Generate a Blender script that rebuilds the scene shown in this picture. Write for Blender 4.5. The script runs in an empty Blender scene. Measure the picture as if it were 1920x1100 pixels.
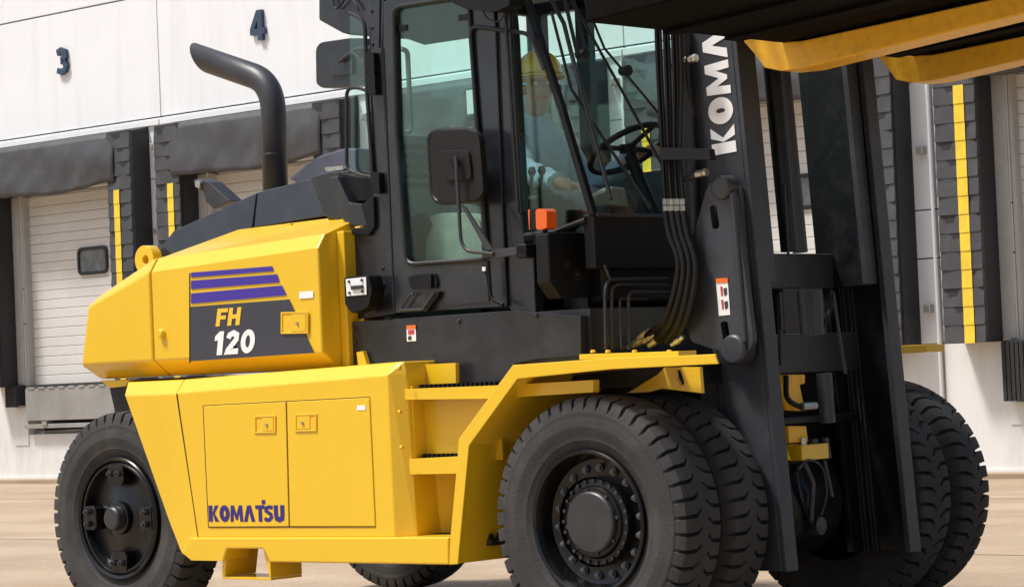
import bpy, bmesh, math, random
import numpy as np
from mathutils import Vector, Matrix
from mathutils.geometry import tessellate_polygon
random.seed(4)
S = bpy.context.scene
COL = S.collection
R_ = math.radians
PI = math.pi

# ------------------------------------------------------------------ camera
CF = 5000.0                                   # focal length in pixels of the 1920 px wide photograph
CO = Vector((7.277, -9.604, 1.1757))
yaw, pit, rol = -.73503, .02896, -.0436
_F = Vector((math.sin(yaw)*math.cos(pit), math.cos(yaw)*math.cos(pit), math.sin(pit)))
_R0 = Vector((math.cos(yaw), -math.sin(yaw), 0)); _U0 = _R0.cross(_F)
_R = _R0*math.cos(rol) + _U0*math.sin(rol)
_U = -_R0*math.sin(rol) + _U0*math.cos(rol)
cam = bpy.data.cameras.new('camera'); cam.sensor_width = 36; cam.lens = CF/1920*36
cam.clip_start = .1; cam.clip_end = 2000
co = bpy.data.objects.new('camera', cam); COL.objects.link(co)
M = Matrix((( _R.x, _U.x, -_F.x, CO.x), (_R.y, _U.y, -_F.y, CO.y), (_R.z, _U.z, -_F.z, CO.z), (0, 0, 0, 1)))
co.matrix_world = M
S.camera = co

# ------------------------------------------------------------------ light
SUN_EL, SUN_AZ = R_(62), R_(38)               # azimuth measured from -Y towards -X
to_sun = Vector((-math.sin(SUN_AZ)*math.cos(SUN_EL), -math.cos(SUN_AZ)*math.cos(SUN_EL), math.sin(SUN_EL)))
w = bpy.data.worlds.new('World'); S.world = w; w.use_nodes = True
nt = w.node_tree; nt.nodes.clear()
sky = nt.nodes.new('ShaderNodeTexSky'); sky.sky_type = 'NISHITA'; sky.sun_disc = False
sky.sun_elevation = SUN_EL; sky.sun_rotation = math.atan2(to_sun.x, to_sun.y)
sky.dust_density = 3.5; sky.ozone_density = .6; sky.air_density = 1.0
bg = nt.nodes.new('ShaderNodeBackground'); bg.inputs[1].default_value = .13
wo = nt.nodes.new('ShaderNodeOutputWorld')
nt.links.new(sky.outputs[0], bg.inputs[0]); nt.links.new(bg.outputs[0], wo.inputs[0])
sl = bpy.data.lights.new('sun', 'SUN'); sl.energy = 3.7; sl.angle = R_(9); sl.color = (1, .985, .955)
so = bpy.data.objects.new('sun', sl); COL.objects.link(so)
so.rotation_euler = (-to_sun).to_track_quat('-Z', 'Y').to_euler()
S.view_settings.view_transform = 'Standard'; S.view_settings.look = 'None'
S.view_settings.exposure = .2; S.view_settings.gamma = 1
S.view_settings.use_curve_mapping = False

# ------------------------------------------------------------------ surveying: picture ray meets a real plane
def ray(u, v): return _F + _R*((u-960)/CF) - _U*((v-550)/CF)
def Y(u, v, y):
    d = ray(u, v); return CO + d*((y-CO.y)/d.y)
def X(u, v, x):
    d = ray(u, v); return CO + d*((x-CO.x)/d.x)
WA, WD = -.01703, 11.646
wn = Vector((-math.sin(WA), math.cos(WA), 0)); wt = Vector((math.cos(WA), math.sin(WA), 0))
def B(s, d, z): return wt*s + wn*(WD-d) + Vector((0, 0, z))      # building frame: along, out of the wall, up

# ------------------------------------------------------------------ materials
def mat(name, col, rough=.5, metal=0, var=.08, scale=6, bump=0, bscale=60, coat=0, dirt=None, spec=.5, alpha_streak=None):
    m = bpy.data.materials.new(name); m.use_nodes = True
    n = m.node_tree; b = n.nodes['Principled BSDF']
    b.inputs['Roughness'].default_value = rough; b.inputs['Metallic'].default_value = metal
    b.inputs['Specular IOR Level'].default_value = spec
    if coat: b.inputs['Coat Weight'].default_value = coat; b.inputs['Coat Roughness'].default_value = .08
    tc = n.nodes.new('ShaderNodeNewGeometry')
    nz = n.nodes.new('ShaderNodeTexNoise'); nz.inputs['Scale'].default_value = scale; nz.inputs['Detail'].default_value = 6
    n.links.new(tc.outputs['Position'], nz.inputs['Vector'])
    rp = n.nodes.new('ShaderNodeValToRGB')
    a = [max(0, c*(1-var)) for c in col]; c2 = [min(1, c*(1+var)) for c in col]
    rp.color_ramp.elements[0].position = .3; rp.color_ramp.elements[1].position = .7
    rp.color_ramp.elements[0].color = (*a, 1); rp.color_ramp.elements[1].color = (*c2, 1)
    n.links.new(nz.outputs['Fac'], rp.inputs['Fac'])
    out = rp.outputs['Color']
    if dirt:
        dc, amt, ds = dirt
        n2 = n.nodes.new('ShaderNodeTexNoise'); n2.inputs['Scale'].default_value = ds; n2.inputs['Detail'].default_value = 9; n2.inputs['Roughness'].default_value = .65
        mp = n.nodes.new('ShaderNodeMapping'); mp.inputs['Scale'].default_value = alpha_streak or (1, 1, 1)
        n.links.new(tc.outputs['Position'], mp.inputs['Vector']); n.links.new(mp.outputs[0], n2.inputs['Vector'])
        r2 = n.nodes.new('ShaderNodeMapRange'); r2.inputs['From Min'].default_value = .48; r2.inputs['From Max'].default_value = .78; r2.inputs['To Max'].default_value = amt
        n.links.new(n2.outputs['Fac'], r2.inputs['Value'])
        mx = n.nodes.new('ShaderNodeMix'); mx.data_type = 'RGBA'
        n.links.new(r2.outputs[0], mx.inputs[0]); n.links.new(out, mx.inputs[6]); mx.inputs[7].default_value = (*dc, 1)
        out = mx.outputs[2]
    n.links.new(out, b.inputs['Base Color'])
    rr = n.nodes.new('ShaderNodeMapRange'); rr.inputs['To Min'].default_value = max(0.02, rough*.85); rr.inputs['To Max'].default_value = min(1, rough*1.2)
    n.links.new(nz.outputs['Fac'], rr.inputs['Value']); n.links.new(rr.outputs[0], b.inputs['Roughness'])
    if bump:
        n3 = n.nodes.new('ShaderNodeTexNoise'); n3.inputs['Scale'].default_value = bscale; n3.inputs['Detail'].default_value = 4
        n.links.new(tc.outputs['Position'], n3.inputs['Vector'])
        bp = n.nodes.new('ShaderNodeBump'); bp.inputs['Strength'].default_value = bump; bp.inputs['Distance'].default_value = .01
        n.links.new(n3.outputs['Fac'], bp.inputs['Height']); n.links.new(bp.outputs[0], b.inputs['Normal'])
    return m
DUST = (.25, .2, .14)
yellow = mat('yellow_paint', (.77, .48, .014), .3, var=.02, scale=1.2, bump=.015, bscale=12, coat=.4, dirt=((.45, .29, .05), .10, 9))
yfork = mat('worn_yellow_paint', (.88, .48, .02), .42, var=.04, scale=5, bump=.04, dirt=((.28, .14, .03), .45, 22))
char_ = mat('charcoal_paint', (.015, .0175, .0225), .28, var=.12, scale=3, bump=.06, bscale=30, coat=.35, dirt=((.07, .066, .06), .35, 6))
mastm = mat('mast_paint', (.029, .032, .040), .42, var=.15, scale=3, bump=.08, bscale=40, dirt=((.09, .085, .08), .4, 5))
grease = mat('greased_steel', (.005, .0055, .0065), .34, spec=.35, var=.3, scale=8, dirt=((.05, .05, .05), .4, 10))
black = mat('black_plastic', (.004, .004, .0045), .5, var=.2, scale=10, bump=.05, bscale=150, spec=.28)
brown = mat('mirror_plastic', (.009, .0075, .007), .5, var=.2, scale=8, bump=.1, bscale=120, spec=.3)
seal = mat('rubber_seal', (.008, .008, .008), .45)
rubber = mat('tyre_rubber', (.034, .033, .0325), .78, var=.16, scale=5, bump=.25, bscale=90, dirt=((.095, .085, .075), .6, 4), spec=.35)
rimm = mat('rim_black', (.0035, .0035, .004), .25, var=.2, dirt=((.02, .02, .02), .35, 12), spec=.4)
hubm = mat('hub_grey', (.026, .0255, .027), .42, var=.15, scale=9, dirt=((.09, .085, .08), .3, 12))
steel = mat('zinc_steel', (.5, .48, .42), .3, .85, var=.2, scale=30)
brass = mat('brass_fitting', (.6, .52, .32), .3, .8, var=.2, scale=30)
rod = mat('chrome_rod', (.55, .55, .56), .15, 1.0)
hose = mat('hose_rubber', (.005, .005, .005), .5, var=.2, scale=20, spec=.3)
navnut = mat('nut_steel', (.12, .12, .12), .35, .5, var=.2, scale=40)
whitep = mat('white_print', (.8, .8, .8), .5, var=.02)
purple = mat('purple_print', (.045, .022, .28), .42, var=.04)
navy = mat('navy_print', (.03, .014, .15), .42, var=.04)
decalg = mat('decal_charcoal', (.038, .04, .052), .4, var=.05)
yprint = mat('yellow_print', (.8, .5, .03), .45, var=.03)
orange = mat('orange_print', (.8, .16, .02), .45, var=.05)
redp = mat('red_print', (.5, .05, .05), .5)
amber = mat('amber_lens', (.72, .11, .008), .2, var=.05, coat=.6)
loadm = mat('load_black', (.004, .0035, .003), .9, var=.3, scale=3, bump=.2, bscale=20, spec=.08)
fabric = mat('seat_fabric', (.34, .34, .29), .9, var=.15, scale=14, bump=.3)
lining = mat('roof_lining', (.5, .5, .48), .9)
trim = mat('cab_trim', (.12, .13, .13), .8, var=.2, scale=9)
trim2 = mat('cab_trim_light', (.26, .32, .31), .8, var=.25, scale=6)
shade = mat('sunshade', (.16, .19, .2), .7, var=.15, scale=4)
shirt = mat('denim_shirt', (.46, .62, .74), .85, var=.14, scale=14, bump=.4, bscale=40)
trous = mat('work_trousers', (.07, .075, .09), .9, var=.1, scale=14, bump=.3)
skin = mat('skin', (.5, .28, .2), .5, var=.05)
hatm = mat('hard_hat_yellow', (.9, .58, .03), .25, var=.03)
wallm = mat('wall_white', (.76, .775, .78), .75, var=.015, scale=1.2, bump=.05, bscale=30, dirt=((.54, .53, .51), .35, 1.4), alpha_streak=(3, 3, .3))
basem = mat('wall_base', (.7, .69, .66), .8, var=.03, scale=1.5, dirt=((.45, .4, .34), .4, 2), alpha_streak=(3, 3, .6))
doorm = mat('dock_door_white', (.62, .6, .56), .6, var=.02, scale=1.5, dirt=((.42, .36, .28), .15, 3), alpha_streak=(2, 2, 1))
jambd = mat('joint_filler', (.2, .15, .1), .9)
jambm = mat('door_jamb_grey', (.42, .41, .38), .7, var=.05)
vinyl = mat('shelter_vinyl', (.047, .047, .05), .55, var=.14, scale=3, bump=.35, bscale=7, dirt=((.12, .115, .11), .4, 4))
vinyld = mat('shelter_side_vinyl', (.018, .018, .02), .6, var=.12, scale=3)
ystrip = mat('shelter_yellow', (.8, .55, .03), .6, var=.08, scale=8, dirt=((.3, .2, .05), .4, 9))
lever = mat('leveler_steel', (.30, .29, .27), .6, .2, var=.12, scale=3, dirt=((.22, .19, .15), .5, 5), alpha_streak=(4, 4, .5))
signb = mat('sign_blue', (.03, .055, .1), .5, var=.05)
bump_r = mat('bumper_rubber', (.022, .022, .022), .85, var=.2, scale=12, bump=.5, bscale=30)
bluish = mat('engine_cover_alloy', (.10, .105, .135), .3, .4, var=.2, scale=5)
pipem = mat('exhaust_paint', (.034, .034, .037), .42, var=.12, scale=6, bump=.1, bscale=80)

def glass_mat(name, tint):
    m = bpy.data.materials.new(name); m.use_nodes = True; n = m.node_tree; n.nodes.clear()
    o = n.nodes.new('ShaderNodeOutputMaterial'); mx = n.nodes.new('ShaderNodeMixShader')
    t = n.nodes.new('ShaderNodeBsdfTransparent'); t.inputs[0].default_value = (*tint, 1)
    g = n.nodes.new('ShaderNodeBsdfGlossy'); g.inputs['Roughness'].default_value = .03; g.inputs[0].default_value = (.9, 1, .98, 1)
    lw = n.nodes.new('ShaderNodeLayerWeight'); lw.inputs[0].default_value = .5
    pw = n.nodes.new('ShaderNodeMath'); pw.operation = 'POWER'; pw.inputs[1].default_value = 4.5; n.links.new(lw.outputs['Facing'], pw.inputs[0])
    fr = n.nodes.new('ShaderNodeMath'); fr.operation = 'MULTIPLY_ADD'; fr.inputs[1].default_value = .9; fr.inputs[2].default_value = .045; n.links.new(pw.outputs[0], fr.inputs[0])
    nz = n.nodes.new('ShaderNodeTexNoise'); nz.inputs['Scale'].default_value = 2.2
    tc = n.nodes.new('ShaderNodeTexCoord'); n.links.new(tc.outputs['Object'], nz.inputs[0])
    bp = n.nodes.new('ShaderNodeBump'); bp.inputs['Strength'].default_value = .02; bp.inputs['Distance'].default_value = .01
    n.links.new(nz.outputs['Fac'], bp.inputs['Height']); n.links.new(bp.outputs[0], g.inputs['Normal'])
    n.links.new(fr.outputs[0], mx.inputs[0]); n.links.new(t.outputs[0], mx.inputs[1]); n.links.new(g.outputs[0], mx.inputs[2])
    n.links.new(mx.outputs[0], o.inputs[0]); return m
glass = glass_mat('cab_glass', (.86, .975, .945))
gapm = mat('door_gap_shadow', (.06, .03, .004), .6)  # dark brown that paints in the shade of gaps and crease
dglass = mat('door_window_glass', (.13, .14, .15), .2, var=.3, scale=9)

def ground_mat():
    m = bpy.data.materials.new('yard_concrete'); m.use_nodes = True; n = m.node_tree; b = n.nodes['Principled BSDF']
    b.inputs['Roughness'].default_value = .85
    tc = n.nodes.new('ShaderNodeTexCoord'); mp = n.nodes.new('ShaderNodeMapping'); mp.inputs['Scale'].default_value = (.3, .8, 1)
    n1 = n.nodes.new('ShaderNodeTexNoise'); n1.inputs['Scale'].default_value = 1.6; n1.inputs['Detail'].default_value = 8; n1.inputs['Roughness'].default_value = .6
    n.links.new(tc.outputs['Object'], mp.inputs[0]); n.links.new(mp.outputs[0], n1.inputs['Vector'])
    r = n.nodes.new('ShaderNodeValToRGB')
    r.color_ramp.elements[0].position = .35; r.color_ramp.elements[0].color = (.46, .33, .21, 1)
    r.color_ramp.elements[1].position = .68; r.color_ramp.elements[1].color = (.62, .475, .33, 1)
    n.links.new(n1.outputs['Fac'], r.inputs[0])
    n2 = n.nodes.new('ShaderNodeTexNoise'); n2.inputs['Scale'].default_value = 45; n2.inputs['Detail'].default_value = 5
    n.links.new(tc.outputs['Object'], n2.inputs['Vector'])
    mx = n.nodes.new('ShaderNodeMix'); mx.data_type = 'RGBA'; mx.blend_type = 'MULTIPLY'; mx.inputs[0].default_value = .6
    n.links.new(r.outputs[0], mx.inputs[6]); n.links.new(n2.outputs['Color'], mx.inputs[7])
    hs = n.nodes.new('ShaderNodeRGBToBW'); n.links.new(n2.outputs['Color'], hs.inputs[0]); n.links.new(hs.outputs[0], mx.inputs[7])
    # oil and tyre stains
    n4 = n.nodes.new('ShaderNodeTexNoise'); n4.inputs['Scale'].default_value = .55; n4.inputs['Detail'].default_value = 10; n4.inputs['Roughness'].default_value = .7
    n.links.new(tc.outputs['Object'], n4.inputs['Vector'])
    r4 = n.nodes.new('ShaderNodeMapRange'); r4.inputs['From Min'].default_value = .5; r4.inputs['From Max'].default_value = .72; r4.inputs['To Max'].default_value = .5; n.links.new(n4.outputs['Fac'], r4.inputs['Value'])
    m4 = n.nodes.new('ShaderNodeMix'); m4.data_type = 'RGBA'; n.links.new(r4.outputs[0], m4.inputs[0]); n.links.new(mx.outputs[2], m4.inputs[6]); m4.inputs[7].default_value = (.25, .18, .12, 1)
    n.links.new(m4.outputs[2], b.inputs['Base Color'])
    bp = n.nodes.new('ShaderNodeBump'); bp.inputs['Strength'].default_value = .3; bp.inputs['Distance'].default_value = .004
    n.links.new(n2.outputs['Fac'], bp.inputs['Height']); n.links.new(bp.outputs[0], b.inputs['Normal'])
    return m
groundm = ground_mat()

# ------------------------------------------------------------------ mesh builder
class MB:
    def __init__(s): s.v = []; s.f = []
    def add(s, vs, fs):
        k = len(s.v); s.v += [Vector(p) for p in vs]; s.f += [tuple(i+k for i in f) for f in fs]; return s
    def prism(s, loops, off):
        """loops: list of lists of 3D points on one plane (first outer, others holes); off: thickness vector"""
        off = Vector(off)
        tris = tessellate_polygon([[Vector(p) for p in l] for l in loops])
        pts = [Vector(p) for l in loops for p in l]; n = len(pts)
        vs = pts + [p+off for p in pts]
        fs = [tuple(t) for t in tris] + [tuple(i+n for i in reversed(t)) for t in tris]
        k = 0
        for l in loops:
            m = len(l)
            for i in range(m):
                a, b = k+i, k+(i+1) % m
                fs.append((a, b, b+n, a+n))
            k += m
        return s.add(vs, fs)
    def box(s, x0, x1, y0, y1, z0, z1):
        vs = [(x, y, z) for x in (x0, x1) for y in (y0, y1) for z in (z0, z1)]
        return s.add(vs, [(0, 1, 3, 2), (4, 6, 7, 5), (0, 4, 5, 1), (2, 3, 7, 6), (0, 2, 6, 4), (1, 5, 7, 3)])
    def bbox(s, s0, s1, d0, d1, z0, z1):                         # box in the building frame
        vs = [B(x, y, z) for x in (s0, s1) for y in (d0, d1) for z in (z0, z1)]
        return s.add(vs, [(0, 1, 3, 2), (4, 6, 7, 5), (0, 4, 5, 1), (2, 3, 7, 6), (0, 2, 6, 4), (1, 5, 7, 3)])
    def tube(s, pts, r, n=12, cap=True, rs=None):
        pts = [Vector(p) for p in pts]; m = len(pts); up = None; k0 = len(s.v)
        for i, p in enumerate(pts):
            t = (pts[min(i+1, m-1)] - pts[max(i-1, 0)]).normalized()
            if up is None: up = t.orthogonal().normalized()
            else: up = (up - t*up.dot(t)).normalized()
            b = t.cross(up); rr = rs[i] if rs else r
            for j in range(n):
                a = 2*PI*j/n; s.v.append(p + (up*math.cos(a) + b*math.sin(a))*rr)
        for i in range(m-1):
            for j in range(n):
                a = k0+i*n+j; b2 = k0+i*n+(j+1) % n
                s.f.append((a, b2, b2+n, a+n))
        if cap:
            s.f.append(tuple(k0+j for j in reversed(range(n)))); s.f.append(tuple(k0+(m-1)*n+j for j in range(n)))
        return s
    def lathe(s, prof, c, axis='y', n=48, caps=True):
        """prof: (along axis, radius)"""
        k0 = len(s.v); c = Vector(c)
        for (h, r) in prof:
            for j in range(n):
                a = 2*PI*j/n; ca, sa = r*math.cos(a), r*math.sin(a)
                s.v.append(c + (Vector((ca, h, sa)) if axis == 'y' else Vector((ca, sa, h)) if axis == 'z' else Vector((h, ca, sa))))
        for i in range(len(prof)-1):
            for j in range(n):
                a = k0+i*n+j; b = k0+i*n+(j+1) % n
                s.f.append((a, b, b+n, a+n))
        if caps and prof[0][1] > 1e-4: s.f.append(tuple(k0+j for j in reversed(range(n))))
        if caps and prof[-1][1] > 1e-4: s.f.append(tuple(k0+(len(prof)-1)*n+j for j in range(n)))
        return s
    def mesh(s, name, m, smooth=35):
        me = bpy.data.meshes.new(name); me.from_pydata([tuple(p) for p in s.v], [], s.f)
        bm = bmesh.new(); bm.from_mesh(me)
        bmesh.ops.remove_doubles(bm, verts=bm.verts, dist=1e-5)
        bmesh.ops.recalc_face_normals(bm, faces=bm.faces)
        bm.to_mesh(me); bm.free()
        me.materials.append(m)
        if smooth:
            me.shade_smooth(); me.set_sharp_from_angle(angle=R_(smooth))
        return me
    def ob(s, name, m, parent=None, bevel=0, smooth=35, label=None, seg=2, kind=None):
        o = bpy.data.objects.new(name, s.mesh(name, m, smooth)); COL.objects.link(o)
        if parent: o.parent = parent
        if bevel:
            md = o.modifiers.new('bevel', 'BEVEL'); md.width = bevel; md.segments = seg; md.limit_method = 'ANGLE'; md.angle_limit = R_(40)
            md.harden_normals = False
        if label: o['label'] = label
        if kind: o['kind'] = kind
        return o
def thing(name, label, cat, group=None, loc=(0, 0, 0)):
    o = bpy.data.objects.new(name, None); COL.objects.link(o); o.location = loc; o.empty_display_size = .2
    o['label'] = label; o['category'] = cat
    if group: o['group'] = group
    return o
def linkcopy(src, parent, loc=None, name=None):
    c = src.copy(); COL.objects.link(c); c.parent = parent
    if loc is not None: c.location = loc
    return c
def rnd(pts, r, n=5):
    """round the corners of a 2D outline"""
    out = []; m = len(pts)
    rr = r if isinstance(r, (list, tuple)) else [r]*m
    for i in range(m):
        p = np.array(pts[i], float); a = np.array(pts[i-1], float)-p; b = np.array(pts[(i+1) % m], float)-p
        la, lb = np.linalg.norm(a), np.linalg.norm(b); q = min(rr[i], la*.49, lb*.49)
        if q < .01: out.append(tuple(p)); continue
        s = p+a/la*q; e = p+b/lb*q
        for k in range(n+1):
            t = k/n; out.append(tuple((1-t)**2*s + 2*t*(1-t)*p + t*t*e))
    return out
def PY(loops, y0, y1):
    """plate: outline(s) read off the photograph on the plane y=y0, thick to y1"""
    if not isinstance(loops[0][0], (tuple, list)): loops = [loops]
    return MB().prism([[Y(u, v, y0) for u, v in l] for l in loops], (0, y1-y0, 0))
def PX(loops, x0, x1):
    if not isinstance(loops[0][0], (tuple, list)): loops = [loops]
    return MB().prism([[X(u, v, x0) for u, v in l] for l in loops], (x1-x0, 0, 0))
def curve(pts, n=6):
    """Catmull-Rom through 3D points"""
    P = [Vector(p) for p in pts]; P = [P[0]*2-P[1]] + P + [P[-1]*2-P[-2]]; out = []
    for i in range(1, len(P)-2):
        a, b, c, d = P[i-1], P[i], P[i+1], P[i+2]
        for k in range(n):
            t = k/n; out.append(.5*((2*b)+(c-a)*t+(2*a-5*b+4*c-d)*t*t+(3*b-a-3*c+d)*t**3))
    out.append(P[-2]); return out
def bend(pts, r=.04, n=5):
    """polyline with rounded 3D corners"""
    P = [Vector(p) for p in pts]; out = [P[0]]
    for i in range(1, len(P)-1):
        a, b = P[i-1]-P[i], P[i+1]-P[i]; q = min(r, a.length*.49, b.length*.49)
        s, e = P[i]+a.normalized()*q, P[i]+b.normalized()*q
        for k in range(n+1):
            t = k/n; out.append(s*(1-t)**2 + P[i]*2*t*(1-t) + e*t*t)
    out.append(P[-1]); return out

# ------------------------------------------------------------------ lettering (flat print as thin geometry)
def strip(pts, w):
    P = [np.array(p, float) for p in pts]; L = []; Rr = []
    n = len(P)
    for i in range(n):
        if i == 0: d = P[1]-P[0]; d /= np.linalg.norm(d); nn = np.array([-d[1], d[0]]); k = 1
        elif i == n-1: d = P[-1]-P[-2]; d /= np.linalg.norm(d); nn = np.array([-d[1], d[0]]); k = 1
        else:
            d1 = P[i]-P[i-1]; d1 /= np.linalg.norm(d1); d2 = P[i+1]-P[i]; d2 /= np.linalg.norm(d2)
            n1 = np.array([-d1[1], d1[0]]); n2 = np.array([-d2[1], d2[0]]); nn = n1+n2; nn /= np.linalg.norm(nn); k = 1/max(.45, nn.dot(n1))
        L.append(tuple(P[i]+nn*w/2*k)); Rr.append(tuple(P[i]-nn*w/2*k))
    return [L + Rr[::-1]]
def ring(cx, cy, rx, ry, w, n=20):
    o = [(cx+rx*math.cos(2*PI*i/n), cy+ry*math.sin(2*PI*i/n)) for i in range(n)]
    i_ = [(cx+(rx-w)*math.cos(2*PI*i/n), cy+(ry-w)*math.sin(2*PI*i/n)) for i in range(n)]
    return [o, i_]
def glyph(ch, w=.26, W=.8):
    h = w/2
    if ch == 'K': return [[[(0, 0), (w, 0), (w, 1), (0, 1)]], [[(w+.02, .5), (W-.3, 1), (W, 1), (W-.33, .5), (W+.02, 0), (W-.3, 0)]]], W+.02
    if ch == 'O': return [ring(W/2, .5, W/2, .52, w)], W
    if ch == 'M': return [[[(0, 0), (.05, 1), (.3, 1), (.5, .45), (.7, 1), (.95, 1), (1, 0), (.76, 0), (.73, .55), (.56, .1), (.44, .1), (.27, .55), (.24, 0)]]], 1.0
    if ch == 'A': return [[[(0, 0), (.3, 1), (.58, 1), (.88, 0), (.6, 0), (.44, .62), (.28, 0)]]], .88
    if ch == 'T': return [[[(0, 1), (0, .78), (.23, .78), (.23, 0), (.5, 0), (.5, .78), (.7, .78), (.7, 1)]], [[(.52, 1.06), (.52, 1.32), (.78, 1.32), (.78, 1.06)]]], .62
    if ch == 'S': return [strip([(.66, .84), (.4, .9), (.16, .82), (.14, .66), (.34, .54), (.52, .44), (.56, .28), (.4, .12), (.2, .1), (.02, .2)], .22)], .7
    if ch == 'U': return [strip([(h, 1), (h, .4), (.2, .2), (W/2, .12), (W-.2, .2), (W-h, .4), (W-h, 1)], w)], W
    if ch == 'F': return [[[(0, 0), (0, 1), (.66, 1), (.66, .77), (w, .77), (w, .6), (.58, .6), (.58, .38), (w, .38), (w, 0)]]], .68
    if ch == 'H': return [[[(0, 0), (0, 1), (w, 1), (w, .62), (.76-w, .62), (.76-w, 1), (.76, 1), (.76, 0), (.76-w, 0), (.76-w, .38), (w, .38), (w, 0)]]], .76
    if ch == '1': return [[[(.14, 0), (.14, .64), (-.02, .6), (-.02, .8), (.2, 1), (.42, 1), (.42, 0)]]], .48
    if ch == '2': return [strip([(.12, .68), (.18, .82), (.36, .89), (.54, .8), (.54, .62), (.38, .44), (.16, .2), (.13, .12), (.68, .12)], .24)], .7
    if ch == '0': return [ring(.36, .5, .36, .5, .24)], .72
    if ch == '3': return [strip([(.08, .8), (.3, .88), (.52, .8), (.54, .64), (.4, .53), (.3, .51)], .22), strip([(.3, .49), (.48, .44), (.58, .3), (.5, .16), (.3, .1), (.06, .18)], .2)], .68
    if ch == '4': return [[[(.4, 0), (.4, .2), (0, .2), (0, .4), (.36, 1), (.62, 1), (.62, .4), (.74, .4), (.74, .2), (.62, .2), (.62, 0)], [(.24, .4), (.4, .68), (.4, .4)]]], .74
def word(text, frame, thick, gap=.08, shear=0, w=.26):
    """frame(a,b)->3D point, a in heights along, b 0..1 up; returns MB and total width"""
    m = MB(); x = 0
    for ch in text:
        g, adv = glyph(ch, w)
        for loops in g:
            m.prism([[frame(x+a+shear*b, b) for a, b in l] for l in loops], thick)
        x += adv+gap
    return m, x-gap

# ================================================================== SETTING
gm = MB().add([(-400, -400, 0), (400, -400, 0), (400, 500, 0), (-400, 500, 0)], [(0, 1, 2, 3)])
g = gm.ob('ground', groundm, smooth=0); g['kind'] = 'structure'

pj_ = MB()
for d_ in (-6.4, -1.4, 3.6, 8.6): pj_.box(-40, 30, d_-.006, d_+.006, -.01, .003)
pj_ob = pj_.ob('pavement_joints', jambd, smooth=0); pj_ob['kind'] = 'structure'
# ------------------------------------------------------------------ warehouse
PIT = 3.78; C3 = -20.02
bays = [C3+PIT*k for k in range(-1, 6)]        # docks 2..8
wh = thing('warehouse', 'long white warehouse with numbered loading docks, black dock shelters and ribbed doors', 'warehouse')
ZS = [(1.25, 3.75), (3.75, 4.50), (4.515, 6.03), (6.045, 8.6)]
HW = 1.07
for c in bays:
    l, r = c-PIT/2+.008, c+PIT/2-.008
    # foot of the wall with the leveller pit cut in
    MB().prism([[B(a, 0, z) for a, z in [(l, -.1), (r, -.1), (r, 1.25), (c+1.05, 1.25), (c+1.05, .62), (c-1.05, .62), (c-1.05, 1.25), (l, 1.25)]]], -wn*-.25).ob('wall_panel', basem, wh, smooth=0)
    for a, b in ((l, c-HW), (c+HW, r)):
        for z0, z1 in ((1.262, 2.06), (2.072, 2.52), (2.532, 3.74)):
            MB().bbox(a, b, 0, -.25, z0, z1).ob('wall_panel', wallm, wh, bevel=.004, smooth=0)
    MB().bbox(l, r, 0, -.25, 3.75, 4.49).ob('wall_panel', wallm, wh, bevel=.005, smooth=0)
    MB().bbox(l, r, 0, -.25, 4.51, 6.02).ob('wall_panel', wallm, wh, bevel=.005, smooth=0)
    MB().bbox(l, r, 0, -.25, 6.04, 9.0).ob('wall_panel', wallm, wh, bevel=.005, smooth=0)
# backing (the joints show it) and roof edge
MB().bbox(bays[0]-PIT/2, bays[-1]+PIT/2, -.26, -.4, 3.6, 9).ob('wall', jambm, wh, smooth=0)
MB().bbox(bays[0]-PIT/2, bays[-1]+PIT/2, -1.6, -12, 0, 9).ob('wall', vinyld, wh, smooth=0)
MB().bbox(bays[0]-PIT/2-.05, bays[-1]+PIT/2+.05, .08, -12, 9.0, 9.25).ob('roof', jambm, wh, smooth=0)
MB().bbox(bays[0]-PIT/2, bays[-1]+PIT/2, .02, .0, -.05, .07).ob('skirting', basem, wh, smooth=0)
k_ = MB().bbox(bays[0]-PIT/2, bays[-1]+PIT/2, .36, .021, -.05, .045).ob('kerb_strip', groundm, smooth=0); k_['kind'] = 'structure'
# sloping drip ledge just under the long joint
for c in bays:
    MB().bbox(c-PIT/2+.01, c+PIT/2-.01, .035, .0005, 4.40, 4.475).ob('ledge', wallm, wh, bevel=.006, smooth=0)

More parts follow.
